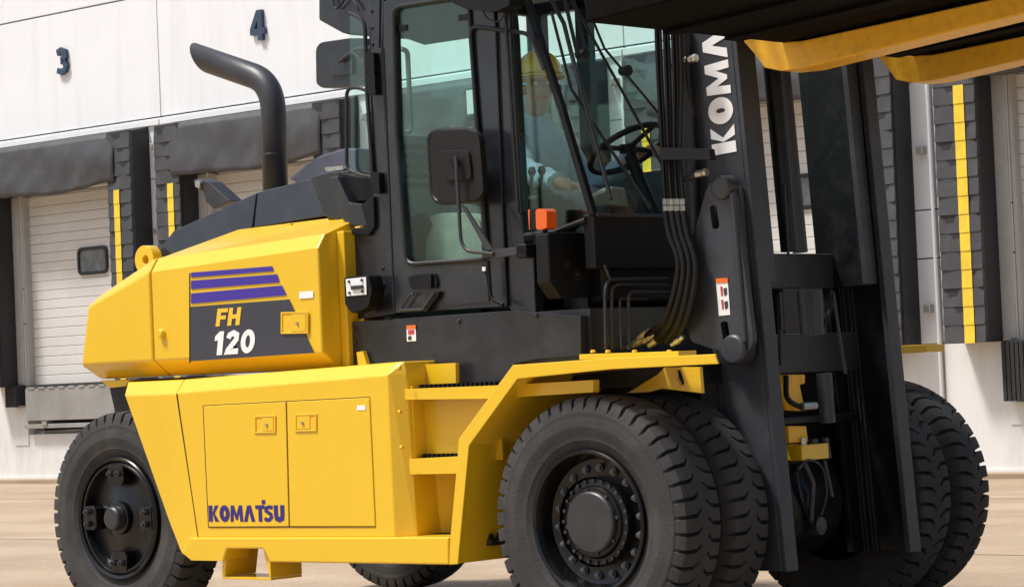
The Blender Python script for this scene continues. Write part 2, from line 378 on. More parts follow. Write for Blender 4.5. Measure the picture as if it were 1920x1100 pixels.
slat_me = None
def slat(parent, c, z, h):
    global slat_me
    if slat_me is None:
        m = MB()
        pr = [(0, .003), (.006, .0075), (.112, .0075), (.118, .003)]
        vs = []
        for s_ in (-HW, HW):
            for z_, d_ in [(0, -.02)] + pr + [(.118, -.02)]:
                vs.append(wt*s_ - wn*d_ + Vector((0, 0, z_)))
        m.add(vs, [(i, i+1, i+7, i+6) for i in range(5)] + [(0, 1, 2, 3, 4, 5), (6, 7, 8, 9, 10, 11)])
        slat_me = m.mesh('slat', doorm, 0)
    o = bpy.data.objects.new('slat', slat_me); COL.objects.link(o); o.parent = parent
    o.location = B(c, -.12, z); o.scale = (1, 1, h/.1225)
flap_me = {}
def flap(parent, c, w, z, h, d, seed, mt=vinyl):
    key = (round(w, 2), seed % 4)
    if key not in flap_me:
        rr = random.Random(seed); m = MB(); n = 7
        # overlapping pleat: lower edge stands proud and sags a little
        rows = [(1.0, .0), (.6, .003), (.15, .007), (0, .009)]
        vs = []
        for zz, dd in rows:
            for i in range(n):
                a = i/(n-1); k = .004*math.sin(a*7+seed) + rr.uniform(-.002, .002) + (.005*max(0, (abs(a-.5)-.40)/.10) if zz < .3 else 0)
                drop = (-.025*math.sin(a*PI)**.4+.01) if zz == 0 else 0
                vs.append(wt*((a-.5)*w) - wn*(dd+k) + Vector((0, 0, (zz+drop)*.185)))
        k = len(vs)
        vs += [v + wn*(.05) for v in vs]
        fs = [(r*n+i, r*n+i+1, (r+1)*n+i+1, (r+1)*n+i) for r in range(3) for i in range(n-1)]
        fs += [(3*n+i, 3*n+i+1, k+3*n+i+1, k+3*n+i) for i in range(n-1)]
        for e in (0, n-1):
            fs += [(r*n+e, (r+1)*n+e, k+(r+1)*n+e, k+r*n+e) for r in range(3)]
        m.add(vs, fs); flap_me[key] = m.mesh('flap', mt, 40)
    o = bpy.data.objects.new('flap', flap_me[key]); COL.objects.link(o); o.parent = parent
    o.location = B(c, d, z); o.scale = (1, 1, h/.17)
    return o
bumper_me = None
for bi, c in enumerate(bays):
    num = bi+2
    # ---- door
    dr = MB().bbox(c-HW+.005, c+HW-.005, -.145, -.17, 1.25, 3.74).ob('dock_door', doorm, wh, smooth=0)
    k = 0; z = 1.262
    while z < 3.7:
        slat(dr, c, z, .1225); z += .1225; k += 1
    fm = MB()
    def wf(s_, z_): return B(c+s_, -.108, z_)
    o_ = rnd([(-.305, 2.61), (.305, 2.61), (.305, 2.965), (-.305, 2.965)], .09, 5)
    i_ = rnd([(-.265, 2.65), (.265, 2.65), (.265, 2.925), (-.265, 2.925)], .06, 5)
    ox = .30
    fm.prism([[wf(a+ox, b+.03) for a, b in o_], [wf(a+ox, b+.03) for a, b in i_]], -wn*.025)
    wfob = fm.ob('window_frame', seal, dr, bevel=.004)
    MB().prism([[wf(a+ox, b+.03) for a, b in i_]], -wn*.008).ob('window_pane', dglass, dr, smooth=0)
    # jamb channels
    for a, b in ((c-HW-.22, c-HW), (c+HW, c+HW+.22)):
        MB().bbox(a, b, .03, .0005, 1.27, 3.72).ob('door_jamb', jambm, wh, bevel=.006, smooth=0)
    for a in (c-HW+.01, c+HW-.05):
        MB().bbox(a, a+.04, -.02, -.118, 1.26, 3.72).ob('door_track', jambm, wh, smooth=0)
    # ---- leveller, pit and bumpers
    MB().bbox(c-1.04, c+1.04, -.10, -.9, .62, .66).ob('pit_floor', lever, wh, smooth=0)
    MB().bbox(c-1.06, c+1.06, -.16, -1.2, 1.20, 1.245).ob('leveller_deck', lever, wh, smooth=0)
    lm = MB(); lm.bbox(c-.98, c+.86, .09, .06, .80, 1.215)
    for q in range(9): lm.bbox(c-.9+q*.21, c-.78+q*.21, .10, .0, 1.205, 1.235)
    ll = lm.ob('leveller_lip', lever, wh, bevel=.004, smooth=0)
    MB().bbox(c-1.0, c+.9, .11, -.02, .70, .755).ob('lip_keeper', lever, wh, bevel=.004, smooth=0)
    for q in (-.55, .55): MB().bbox(c+q-.05, c+q+.05, .13, .02, .74, .79).ob('keeper_lug', steel, wh, bevel=.004, smooth=0)
    for a in ((c-1.20, c+1.20) if num != 7 else (c-1.03, c+1.03)):
        bo = MB().bbox(a-.125, a+.125, .15, .0, 1.00 if num != 7 else .72, 1.26).ob('dock_bumper', bump_r, wh, bevel=.008, smooth=0)
        if num == 7: pass
        for q in range(5): MB().bbox(a-.12+q*.048, a-.082+q*.048, .163, .12, .985 if num != 7 else .70, 1.245).ob('bumper_ply', bump_r, bo, bevel=.003, smooth=0)
        MB().bbox(a-.15, a+.15, .012, .0005, .48, .98 if num != 7 else .69).ob('bumper_plate', basem, wh, bevel=.003, smooth=0)
    # ---- shelter
    DP = .32
    for sd in (-1, 1):
        a, b = sorted((c+sd*1.65, c+sd*1.20))
        pad = MB().prism([[B(c+sd*1.65, 0, 1.25), B(c+sd*1.65, DP, 1.25), B(c+sd*1.20, DP, 1.25), B(c+sd*1.20, 0.035, 1.25)]], (0, 0, 3.10)).ob('shelter_pad', vinyld, wh, bevel=.01, smooth=0)
        z = 1.25; q = 0
        while z < 4.2:
            f = flap(pad, (a+b)/2, .45, z, .17, DP, q+bi); z += .17; q += 1
            if z < 3.73:
                # tilt follows the pleat
                vs = []
                cc = (a+b)/2-sd*.055
                st = MB(); jit = random.uniform(-.002, .002)
                for zz, dd in ((-.02, .011), (.15, .010), (.6, .007), (.985, .005)):
                    st.v += [B(cc-.056, DP+dd+.006, z-.17+zz*.17), B(cc+.056, DP+dd+.006, z-.17+zz*.17)]
                st.f += [(0, 1, 3, 2), (2, 3, 5, 4), (4, 5, 7, 6)]
                st.ob('guide_stripe', ystrip, pad, smooth=0)
    # head curtain: hanging cloth with drape folds
    n, mrow = 46, 12; cm = MB(); vs = []
    rr = random.Random(num*5)
    ph = [rr.uniform(0, 6.28) for _ in range(4)]
    for j in range(mrow):
        t = j/(mrow-1)
        for i in range(n):
            a = i/(n-1)
            s_ = c-1.34+2.68*a
            edge = min(a, 1-a)
            bot = 3.68 + .05*max(0, 1-edge*6) + .02*math.sin(a*9+ph[0])
            zz = 4.33*(1-t)+bot*t
            fold = (.012*t*math.sin(a*14+ph[1]+t*2.2)+.025*math.sin(t*PI)*math.sin(a*5+ph[2]-t*3)+.007*math.sin(a*33+ph[3]+t*9)*t)*min(1, edge*9) - .03*max(0, 1-edge*9)
            vs.append(B(s_, .315+.05*math.sin(t*PI*.7)+fold, zz))
    fs = [(r*n+i, r*n+i+1, (r+1)*n+i+1, (r+1)*n+i) for r in range(mrow-1) for i in range(n-1)]
    cm.add(vs, fs); cu = cm.ob('head_curtain', vinyl, wh, smooth=60)
    md = cu.modifiers.new('thick', 'SOLIDIFY'); md.thickness = .012
    MB().prism([[B(c-1.64, 0, 4.40), B(c-1.64, .30, 4.345), B(c-1.64, .30, 4.30), B(c-1.64, 0, 4.30)]], wt*3.28).ob('shelter_top', vinyl, wh, bevel=.012, smooth=0)
# dock numbers
for txt, sc in (('3', bays[1]), ('4', bays[2])):
    m_, wd = word(txt, lambda a, b: B(sc-.12+a*.34, .0, 5.22+b*.36), -wn*.05, w=.3)
    o = m_.ob('dock_number', signb, wh, bevel=.003, smooth=0)
# conduit, small boxes between the shelters
for k in range(6):
    s_ = bays[k]+PIT/2
    MB().tube([B(s_-.02, .03, .3), B(s_-.02, .03, 4.35)], .018, 10).ob('conduit', wallm, wh)
    for zz in (3.05, 1.55, 4.1):
        bx = MB().bbox(s_-.16, s_-.08, .07, .0005, zz, zz+.08).ob('junction_box', jambm, wh, bevel=.004, smooth=0)
        MB().bbox(s_-.145, s_-.095, .078, .071, zz+.015, zz+.065).ob('box_cover', lever, bx, smooth=0)

# ================================================================== FORKLIFT
FL = thing('forklift', 'large yellow and charcoal diesel forklift with dual front tyres, cab and raised forks', 'forklift')

# ---- hood (engine hood and counterweight), lofted from stations read off the flank plane
YS = -1.05
def station(x, zb, zs, zt, inn=.72, bot=.075, top=None):
    return [(x, YS+.10, zb), (x, YS, zb+bot), (x, YS, zs), (x, YS+.047, zs+.066), (x, -inn, zt), (x, inn, zt), (x, -YS-.047, zs+.066), (x, -YS, zs), (x, -YS, zb+bot), (x, -YS-.10, zb)]
def loft(st):
    m = MB(); n = len(st[0]); k = 0
    for s_ in st: m.v += [Vector(p) for p in s_]
    for i in range(len(st)-1):
        for j in range(n):
            a = i*n+j; b = i*n+(j+1) % n
            m.f.append((a, b, b+n, a+n))
    m.f.append(tuple(reversed(range(n)))); m.f.append(tuple((len(st)-1)*n+j for j in range(n)))
    return m
xf = Y(602, 600, YS).x
xs = -2.848
cw = loft([
    [(-3.43, YS+.16, 1.225), (-3.445, YS+.05, 1.30), (-3.37, YS+.03, 1.585), (-3.34, YS+.07, 1.62), (-3.28, -.72, 1.66), (-3.28, .72, 1.66), (-3.34, -YS-.07, 1.62), (-3.37, -YS-.03, 1.585), (-3.445, -YS-.05, 1.30), (-3.43, -YS-.16, 1.225)],
    [(-3.395, YS+.11, 1.225), (-3.415, YS, 1.30), (-3.345, YS, 1.592), (-3.32, YS+.047, 1.64), (-3.24, -.72, 1.70), (-3.24, .72, 1.70), (-3.32, -YS-.047, 1.64), (-3.345, -YS, 1.592), (-3.415, -YS, 1.30), (-3.395, -YS-.11, 1.225)],
    station(xs-.012, 1.228, 1.742, 1.868)])
cw.ob('counterweight', yellow, FL, bevel=.012, smooth=0, seg=3)
hood = loft([station(xs, 1.228, 1.738, 1.868), station(-2.56, 1.228, 1.748, 1.932), station(xf, 1.222, 1.783, 1.947)])
ho = hood.ob('engine_hood', yellow, FL, bevel=.01, smooth=0, seg=3)
MB().lathe([(-1.075, .001), (-1.075, .016), (-1.068, .022), (-1.045, .022)], (Y(305, 625, -1.05).x, 0, Y(305, 625, -1.05).z), n=20).ob('plug', yellow, ho)
# door seam of the hood flank
MB().tube([Y(356, 512, YS-.0005), Y(356, 680, YS-.0005)], .0035, 6).ob('seam', black, ho)
# decal: purple stripes, charcoal field, type
def dec(pts, off, m, name='decal', par=ho): return PY(pts, YS-off, YS-off+.0018).ob(name, m, par, smooth=0)
dec([(358, 511), (510, 499), (513, 508), (358, 520)], .004, purple, 'stripe')
dec([(358, 526), (519, 514), (524, 529), (358, 542)], .004, purple, 'stripe')
dec([(358, 550), (528, 535), (537, 553), (358, 569)], .004, purple, 'stripe')
dec([(357, 575), (542, 561), (589, 661), (357, 677)], .004, decalg, 'decal_panel')
def fr_px(u0, v0, h, du, y, st=1.0):                     # baseline start pixel, height px, baseline slope
    P0 = Y(u0, v0, y); P1 = Y(u0, v0-h, y); H = (P1-P0).length
    e = (Y(u0+50, v0+50*du, y)-P0).normalized()
    return lambda a, b: P0 + e*(a*H*st) + Vector((0, 0, 1))*(b*H)
m_, _ = word('FH', fr_px(404, 612, 33, -.065, YS-.0065, 1.35), (0, .0015, 0), gap=.05, shear=.18, w=.25)
m_.ob('lettering', yprint, ho, smooth=0)
m_, _ = word('120', fr_px(401, 666, 44, -.065, YS-.0065, 1.22), (0, .0015, 0), gap=.08, shear=.16)
m_.ob('lettering', whitep, ho, smooth=0)
# hood latch and reflector
def latch(par, px, y):
    (u0, v0, u1, v1) = px
    fr = [[(u0, v0), (u1, v0-1), (u1, v1-1), (u0, v1)], [(u0+3, v0+3), (u1-3, v0+2), (u1-3, v1-4), (u0+3, v1-3)]]
    PY(fr, y-.006, y+.002).ob('latch_frame', yellow, par, bevel=.002, smooth=0)
    PY([(u0+3, v0+3), (u1-3, v0+2), (u1-3, v1-4), (u0+3, v1-3)], y-.0015, y+.001).ob('latch_recess', yfork, par, smooth=0)
    um = u0+(u1-u0)*.38
    PY([(um, v0+4), (u1-4, v0+3), (u1-4, v1-5), (um, v1-4)], y-.005, y+.001).ob('latch_paddle', yellow, par, bevel=.002, smooth=0)
    c = Y((um+u1)/2-2, (v0+v1)/2, y)
    MB().lathe([(-.012, .001), (-.012, .007), (-.004, .008), (0, .008)], c, n=14).ob('key_lock', steel, par)
latch(ho, (526, 585, 577, 626), YS-.006)
dec([(561, 547), (587, 545), (587, 558), (561, 560)], .004, whitep, 'reflector')
MB().box(xf+.001, xf+.05, -.93, .93, 1.232, 1.86).ob('hood_front_seal', yellow, FL, bevel=.006, smooth=0)
MB().box(xf+.051, xf+.09, -.86, .86, 1.25, 1.88).ob('bulkhead', yellow, FL, bevel=.005, smooth=0)
# dark top cover of the hood
tc1 = [(296, 465), (318, 432), (466, 361), (466, 427), (297, 491)]
tc2 = [(468, 360), (560, 336), (578, 330), (604, 405), (560, 412), (469, 427)]
def cover(px, name):
    a = [Y(u, v, -.72) for u, v in px]
    m = MB(); n = len(a)
    zmin = min(p.z for p in a)
    vs = [p.copy() for p in a]
    # the flank leans in towards the middle
    near = [Vector((p.x, -.72+.06*max(0, min(1, (p.z-1.80)/.36)), p.z)) for p in a]
    far = [Vector((p.x, -p.y, p.z)) for p in near]
    m.v = near+far
    m.f = [tuple(range(n)), tuple(reversed(range(n, 2*n)))] + [(i, (i+1) % n, n+(i+1) % n, n+i) for i in range(n)]
    return m.ob(name, char_, FL, bevel=.006, smooth=0)
cover(tc1, 'top_cover'); cover(tc2, 'top_cover')
MB().box(Y(545, 415, -.74).x-.02, Y(545, 415, -.74).x+.02, -.76, -.70, 1.90, 1.935).ob('cover_catch', yellow, FL, bevel=.003)
MB().box(Y(460, 425, -.74).x-.02, Y(460, 425, -.74).x+.02, -.75, -.70, 1.885, 1.905).ob('cover_catch', black, FL, bevel=.003)
# air pre-cleaner fairing between cover and cab
PY([(579, 332), (620, 322), (655, 320), (660, 345), (636, 415), (606, 404)], -.76, .3).ob('intake_box', char_, FL, bevel=.006, smooth=0)
PY([(617, 333), (632, 330), (655, 380), (693, 383), (690, 425), (655, 425), (640, 410)], -.84, -.70).ob('intake_duct', char_, FL, bevel=.006, smooth=0)
PY([(630, 322), (700, 336), (706, 375), (668, 378)], -.80, -.70).ob('intake_duct', black, FL, bevel=.006, smooth=0)
PY([(676, 384), (700, 368), (702, 425), (690, 442), (660, 440), (657, 428), (688, 426)], -.88, -.80).ob('cab_mount', black, FL, bevel=.004, smooth=0)
# bluish alloy engine cover on the far side with its latch
PY([(540, 335), (572, 308), (600, 292), (645, 278), (668, 278), (668, 330), (560, 345)], -.35, .5).ob('engine_cover', bluish, FL, bevel=.01, smooth=0)
lt = PY(rnd([(608, 314), (640, 311), (645, 318), (612, 322)], 3), -.40, -.36).ob('cover_latch', steel, FL, bevel=.002)
# linkage bracket on the counterweight
PY([(361, 338), (372, 334), (391, 341), (431, 377), (400, 392), (385, 378), (381, 360), (366, 350)], -.25, -.15).ob('hitch_link', hubm, FL, bevel=.006, smooth=0)
c = Y(370, 345, -.27); MB().lathe([(-.0, .001), (0, .02), (.03, .022)], c, n=16).ob('hitch_pin', steel, FL)
# lifting eye
ec = Y(270, 487, -.80); er = 27/5000*((ec-CO).dot(_F))
oo = [(ec.x+er*math.cos(t), ec.z+er*math.sin(t)) for t in np.linspace(-.6, PI+.9, 22)]
oo = [(ec.x-er*.9, ec.z-er*1.9)] + oo[::-1]
oo.append((ec.x+er*1.3, ec.z-er*1.6))
hh = [(ec.x+.01+er*.33*math.cos(t), ec.z+er*.33*math.sin(t)) for t in np.linspace(0, 2*PI, 14, endpoint=False)]
MB().prism([[(x_, -.80, z_) for x_, z_ in oo], [(x_, -.80, z_) for x_, z_ in hh]], (0, .06, 0)).ob('lifting_eye', yellow, FL, bevel=.006)
# counterweight underside
PY([(203, 715), (262, 714), (290, 850), (250, 850), (222, 800)], -.95, .95).ob('chassis', grease, FL, smooth=0)
PY([(186, 713), (243, 712), (235, 724), (205, 727)], -.98, .98).ob('counterweight_foot', yellow, FL, bevel=.006, smooth=0)

# ---- exhaust
ey = .12
ctr = [(518, 352), (514, 290), (511, 215), (509, 170), (494, 143), (462, 128), (420, 113), (377, 98)]
epts = bend([Y(517, 375, ey), Y(511, 155, ey), Y(377, 109, ey)], .16, 10)
er2 = 24/5000*((Y(511, 200, ey)-CO).dot(_F))
em = MB(); n = 28; up = Vector((0, 1, 0)); k0 = 0
P_ = epts[:-1] + [epts[-1]]
for i, p in enumerate(P_):
    t = (P_[min(i+1, len(P_)-1)] - P_[max(i-1, 0)]).normalized(); b = t.cross(up)
    last = i == len(P_)-1
    for j in range(n):
        a = 2*PI*j/n; q = up*math.cos(a)+b*math.sin(a); pt = p + q*er2
        if last: pt += t*((q.z*1.15)*er2)
        em.v.append(pt)
for i in range(len(P_)-1):
    for j in range(n): em.f.append((i*n+j, i*n+(j+1) % n, (i+1)*n+(j+1) % n, (i+1)*n+j))
ex = em.ob('exhaust_pipe', pipem, FL, smooth=50)
md = ex.modifiers.new('thick', 'SOLIDIFY'); md.thickness = .004; md.offset = -1
pz = Y(514, 290, ey); MB().lathe([(-.004, er2+.001), (-.002, er2+.003), (.002, er2+.003), (.004, er2+.001)], pz, axis='z', n=28).ob('pipe_joint', hubm, ex)

# ---- side box (battery and tool box) on the flank
YB = -1.15
sb = MB()
def q(u, v, y): return Y(u, v, y)
outer = [(330, 737), (727, 701), (740, 1006), (371, 1007)]
# main flank, chamfered all round
A = [q(330, 737, YB), q(727, 703, YB), q(740, 1006, YB), q(371, 1007, YB)]
yb2 = YB+.055
TL, TR = Vector((A[0].x+.0, yb2, A[0].z+.065)), Vector((A[1].x+.02, yb2, A[1].z+.058))
vs = [A[0], A[1], A[2], A[3],
      TL, TR,                                                  # chamfer top edge
      Vector((-1.075, YB+.06, A[1].z)), Vector((-1.05, YB+.06, A[2].z)),       # front chamfer
      Vector((TL.x, -.6, TL.z)), Vector((-1.075, -.6, TR.z)), Vector((-1.05, -.6, A[2].z)), Vector((A[3].x, -.6, A[3].z)),
      Vector((-1.085, yb2, TR.z))]
sb.add(vs, [(0, 1, 2, 3), (0, 4, 5, 1), (1, 6, 7, 2), (1, 5, 12, 6), (4, 8, 9, 12, 5), (12, 9, 10, 7, 6), (3, 2, 7, 10, 11), (0, 3, 11, 8, 4)])
box = sb.ob('side_box', yellow, FL, bevel=.006, smooth=0, seg=3)
# wheel-arch wing: the facet that turns away behind the rear wheel
W0 = [q(234, 741, YB+.012), q(330, 738, YB), q(371, 1008, YB), q(371, 1045, YB), q(358, 1050, YB+.004), q(340, 1036, YB+.012), q(318, 980, YB+.012)]
T0 = [q(241, 716, YB+.075), Vector((W0[1].x, yb2, TL.z))]
wm = MB(); allv = W0+T0
wm.add(allv, [(0, 1, 2, 3, 4, 5, 6), (0, 7, 8, 1)])
bk = [Vector((v.x, v.y+.03, v.z)) for v in W0]
k = len(wm.v); wm.v += bk + [Vector((T0[0].x, -.6, T0[0].z)), Vector((T0[1].x, -.6, T0[1].z))]
wm.f += [(7, k+7, k+8, 8)] + [(i, (i+1) % 7, k+(i+1) % 7, k+i) for i in range(3, 7)]
wg = wm.ob('arch_wing', yellow, FL, bevel=.006, smooth=0, seg=3)
# crease between wing and flank, its shadow drawn as a dark tube
MB().tube([q(332, 738, YB-.0005), q(371, 1004, YB-.0005)], .0025, 6).ob('seam', gapm, wg)
# sill beam
YL = YB-.025
sill = PY([(357, 1050), (340, 1036), (356, 1007), (841, 1006), (841, 1058), (506, 1053), (493, 1028), (425, 1028), (418, 1051)], YL, YL+.16).ob('sill', yellow, FL, bevel=.008, smooth=0, seg=3)
# jacking pocket hung under the sill: floor, two side walls, open through
pa, pb, pz0, pz1 = Y(416, 1080, YL+.03).x, Y(508, 1083, YL+.03).x, Y(460, 1081, YL+.03).z, Y(460, 1036, YL+.03).z
MB().prism([[(pa, YL+.03, pz0), (pa+.02, YL+.03, pz0), (pa+.05, YL+.03, pz1+.03), (pa+.02, YL+.03, pz1+.03)]], (0, .20, 0)).ob('pocket_wall', yellow, FL, bevel=.003, smooth=0)
MB().prism([[(pb-.012, YL+.03, pz0), (pb, YL+.03, pz0), (pb, YL+.03, pz1+.04), (pb-.05, YL+.03, pz1+.04)]], (0, .20, 0)).ob('pocket_wall', yellow, FL, bevel=.003, smooth=0)
MB().box(pa, pb, YL+.031, YL+.229, pz0-.012, pz0-.001).ob('pocket_floor', yellow, FL, bevel=.002, smooth=0)

# doors of the side box: proud leaves over a sheet coloured dark as gap shade
def leaf(px):
    return PY(px, YB-.006, YB+.004).ob('box_door', yellow, box, bevel=.003, smooth=0)
PY([[(379.8, 759.5), (693.2, 743.2), (704.3, 987.6), (390, 988.4)]], YB-.0012, YB+.001).ob('door_gap', gapm, box, smooth=0)
d1 = leaf([(381, 761), (535.2, 753), (541, 986), (391.2, 987)]); d2 = leaf([(537.6, 753), (692, 745), (703, 986), (543.4, 986)])
latch(d1, (476, 779, 516, 812), YB-.006); 
def latch_r(par, px, y):
    (u0, v0, u1, v1) = px
    PY([[(u0, v0), (u1, v0-1), (u1, v1-1), (u0, v1)], [(u0+3, v0+3), (u1-3, v0+2), (u1-3, v1-4), (u0+3, v1-3)]], y-.006, y+.002).ob('latch_frame', yellow, par, bevel=.002, smooth=0)
    PY([(u0+3, v0+3), (u1-3, v0+2), (u1-3, v1-4), (u0+3, v1-3)], y-.0015, y+.001).ob('latch_recess', yfork, par, smooth=0)
    um = u0+(u1-u0)*.7
    PY([(u0+4, v0+4), (um, v0+3), (um, v1-5), (u0+4, v1-4)], y-.005, y+.001).ob('latch_paddle', yellow, par, bevel=.002, smooth=0)
    MB().lathe([(-.012, .001), (-.012, .007), (-.004, .008), (0, .008)], Y((u0+um)/2+3, (v0+v1)/2, y), n=14).ob('key_lock', steel, par)
latch_r(d2, (552, 776, 593, 809), YB-.006)
PY([(669, 760), (685, 759), (685, 768), (669, 769)], YB-.008, YB-.0065).ob('reflector', whitep, d2, smooth=0)
m_, wd = word('KOMATSU', fr_px(394, 977, 30, 0, YB-.0078), (0, .0015, 0), gap=.05, w=.31)
# fit the word to its printed width
x0_ = Y(394, 977, YB).x; x1_ = Y(536, 977, YB).x; xm = max(v.x for v in m_.v); xn = min(v.x for v in m_.v)
for v in m_.v: v.x = x0_+(v.x-xn)*(x1_-x0_)/(xm-xn)
m_.ob('lettering', navy, d1, smooth=0)

# ---- steps between the box and the front arch
YST = -1.10
MB().box(-1.075, -.60, -.72, -.70, .50, 1.18).ob('step_back', yellow, FL, smooth=0)
MB().prism([[(-1.06, -.95, .43), (-.86, -.72, .43), (-.86, -.70, .43), (-1.06, -.70, .43)]], (0, 0, .32)).ob('step_back', yellow, FL, bevel=.003, smooth=0)
MB().box(-1.075, -.60, -1.0, -.98, .79, 1.10).ob('riser_plate', yellow, FL, bevel=.002, smooth=0)
fl = MB().box(-1.074, -1.060, YB+.075, -.80, .43, 1.13).ob('box_flange', yellow, FL, bevel=.002, smooth=0)
for u, v in ((747, 690), (748, 772), (752, 838)):
    MB().tube([X(u, v, -1.06), X(u, v, -1.06)+Vector((.012, 0, 0))], .009, 10).ob('flange_bolt', yfork, fl)
s1 = PY(rnd([(755, 729), (938, 722), (1112, 712), (1112, 735), (920, 747), (757, 749)], [4, 0, 0, 0, 0, 4], 4), YST, YST+.04).ob('step_edge', yellow, FL, bevel=.003, smooth=0)
s2 = PY(rnd([(761, 860), (862, 855), (862, 887), (765, 889)], [4, 0, 0, 4], 4), YST, YST+.04).ob('step_edge', yellow, FL, bevel=.003, smooth=0)
def tread(x0, x1, y0, y1, z):
    m = MB(); m.box(x0, x1, y0, y1, z-.03, z)
    nx = int((x1-x0)/.028)
    for i in range(nx):
        for jy in range(int((y1-y0)/.05)):
            xx = x0+.014+i*.028; yy = y0+.02+jy*.05
            m.box(xx-.007, xx+.007, yy-.012, yy+.012, z, z+.020)
    return m
tread(-1.05, -.55, YST+.045, -.99, Y(800, 727, YST).z-.004).ob('step_tread', black, s1, smooth=0)
tread(-1.05, -.70, YST+.045, -.99, Y(800, 858, YST).z-.004).ob('step_tread', black, s2, smooth=0)
tread(-1.05, -.68, YL+.165, -.73, .445).ob('step_tread', hubm, sill, smooth=0)
PY([(734, 686), (854, 680), (855, 722), (738, 727)], -.965, -.94).ob('step_panel', yellow, FL, bevel=.002, smooth=0)

# ---- front fender: flat flange bent over the wheel, arch sheet behind it
YF = -1.20
fo = [(842, 1058), (844, 1008), (855, 887), (860, 822), (961, 684), (1143, 671), (1340, 664), (1346, 682), (1146, 692), (970, 710), (879, 835), (858, 1057)]
fen = PY(fo, YF, YF+.012).ob('fender_flange', yellow, FL, bevel=.003, smooth=0)
inner = [(1346, 680), (1146, 690), (970, 708), (878, 834), (857, 1056)]
ip = [Y(u, v, YF+.012) for u, v in inner]
ip2 = [Y(u, v, YF+.012) for u, v in [(1340, 670), (1146, 682), (965, 698), (868, 829), (850, 1056)]]
nn = len(ip)
for i in range(1, nn-1):
    MB().prism([[ip[i], ip[i+1], ip2[i+1], ip2[i]]], (0, -.55-ip[i].y, 0)).ob('arch_sheet', yellow, fen, smooth=0)
zt = Y(1240, 668, YF).z
dx0, dx1 = Y(1146, 680, YF).x, Y(1340, 670, YF).x
deck = MB().prism([[(dx0, YF+.013, zt-.012), (dx1, YF+.013, zt-.012), (dx1-.03, YF+.03, zt-.012), (.34, -1.0, zt-.012), (.2, -.62, zt-.012), (dx0, -.60, zt-.012)]], (0, 0, .012)).ob('fender_deck', yellow, FL, bevel=.002, smooth=0)
PY([(1086, 664), (1272, 658), (1272, 668), (1086, 674)], -1.05, -.93).ob('deck_plate', yellow, FL, bevel=.002, smooth=0)
for u in (1112, 1140, 1190, 1255): 
    p = Y(u, 661, -1.0); MB().lathe([(0, .012), (.008, .012), (.012, .007)], p, axis='z', n=6).ob('deck_bolt', yfork, FL, smooth=0)
# bracket with slot under the deck
sl_o = [(1246, 688), (1312, 688), (1316, 737), (1240, 728), (1215, 735), (1175, 737), (1232, 702)]
sl_h = rnd([(1266, 693), (1275, 693), (1283, 716), (1282, 722), (1275, 722), (1268, 708)], 3)
PY([sl_o, sl_h], -.86, -.84).ob('fender_bracket', yellow, FL, bevel=.002, smooth=0)
MB().box(-.5, .27, -.82, -.54, 1.085, 1.172).ob('frame_rail', grease, FL, smooth=0)
# far side step / fender tip
MB().prism([[(-1, .56, 1.178), (.0, .56, 1.178), (.30, 1.0, 1.178), (.30, 1.15, 1.178), (-1, 1.15, 1.178)]], (0, 0, .037)).ob('fender_deck', yellow, FL, bevel=.003, smooth=0)

# ---- chassis masses (dark)
MB().box(-3.2, -1.1, -.60, .60, .62, 1.21).ob('chassis', grease, FL, smooth=0)
MB().box(-1.1, .12, -.50, .50, .45, 1.215).ob('chassis', grease, FL, smooth=0)
MB().lathe([(-.75, .13), (-.45, .16), (-.35, .24), (.35, .24), (.45, .16), (.75, .13)], (0, 0, .53), n=24).ob('front_axle', grease, FL)
MB().lathe([(-.85, .08), (.85, .08)], (-3.07, 0, .53), n=16).ob('rear_axle', grease, FL)

MB().box(-.9, -.12, .45, 1.10, 1.22, 1.56).ob('dark_backing', grease, FL, bevel=.01, smooth=0)  # dark box added as backing so the mast gaps read black
# ---- wheels
def tyre_mesh():
    N = 46; prof = []            # (w, r, groove depth)
    prof = [(-.098, .300, 0), (-.112, .325, 0), (-.119, .343, 0), (-.121, .345, 0), (-.1205, .349, 0), (-.128, .368, 0), (-.1335, .395, 0), (-.1355, .402, 0), (-.1350, .406, 0), (-.1345, .420, 0), (-.1335, .435, 0), (-.1295, .452, 0), (-.1315, .458, 0), (-.127, .470, 0), (-.1255, .4705, .012), (-.121, .500, .024), (-.112, .519, .032),
            (-.092, .5255, .032), (-.070, .528, .032), (-.048, .5295, .030), (-.030, .530, .026), (-.024, .530, .016), (-.018, .530, 0)]
    prof = prof + [(-w, r, d) for w, r, d in reversed(prof)]
    def shift(w):                # wavy groove line
        a = abs(w)
        return .30*math.exp(-((a-.022)/.014)**2) - .12*a/.13 + (.5 if w > 0 else 0)*min(1, max(0, (w-.0)/.02))
    br = [(0, 0), (.04, 1), (.21, 1), (.25, 0), (.62, 0)]
    m = MB(); nb = N*len(br)
    for (w, r, d) in prof:
        for i in range(N):
            for (f, g_) in br:
                a = 2*PI*(i+f+shift(w))/N
                # grooves taper in width towards the centre
                rr = r - d*g_
                m.v.append(Vector((rr*math.cos(a), w, rr*math.sin(a))))
    for k in range(len(prof)-1):
        for j in range(nb):
            a = k*nb+j; b = k*nb+(j+1) % nb
            m.f.append((a, b, b+nb, a+nb))
    return m
tm = tyre_mesh().mesh('tyre', rubber, 42)
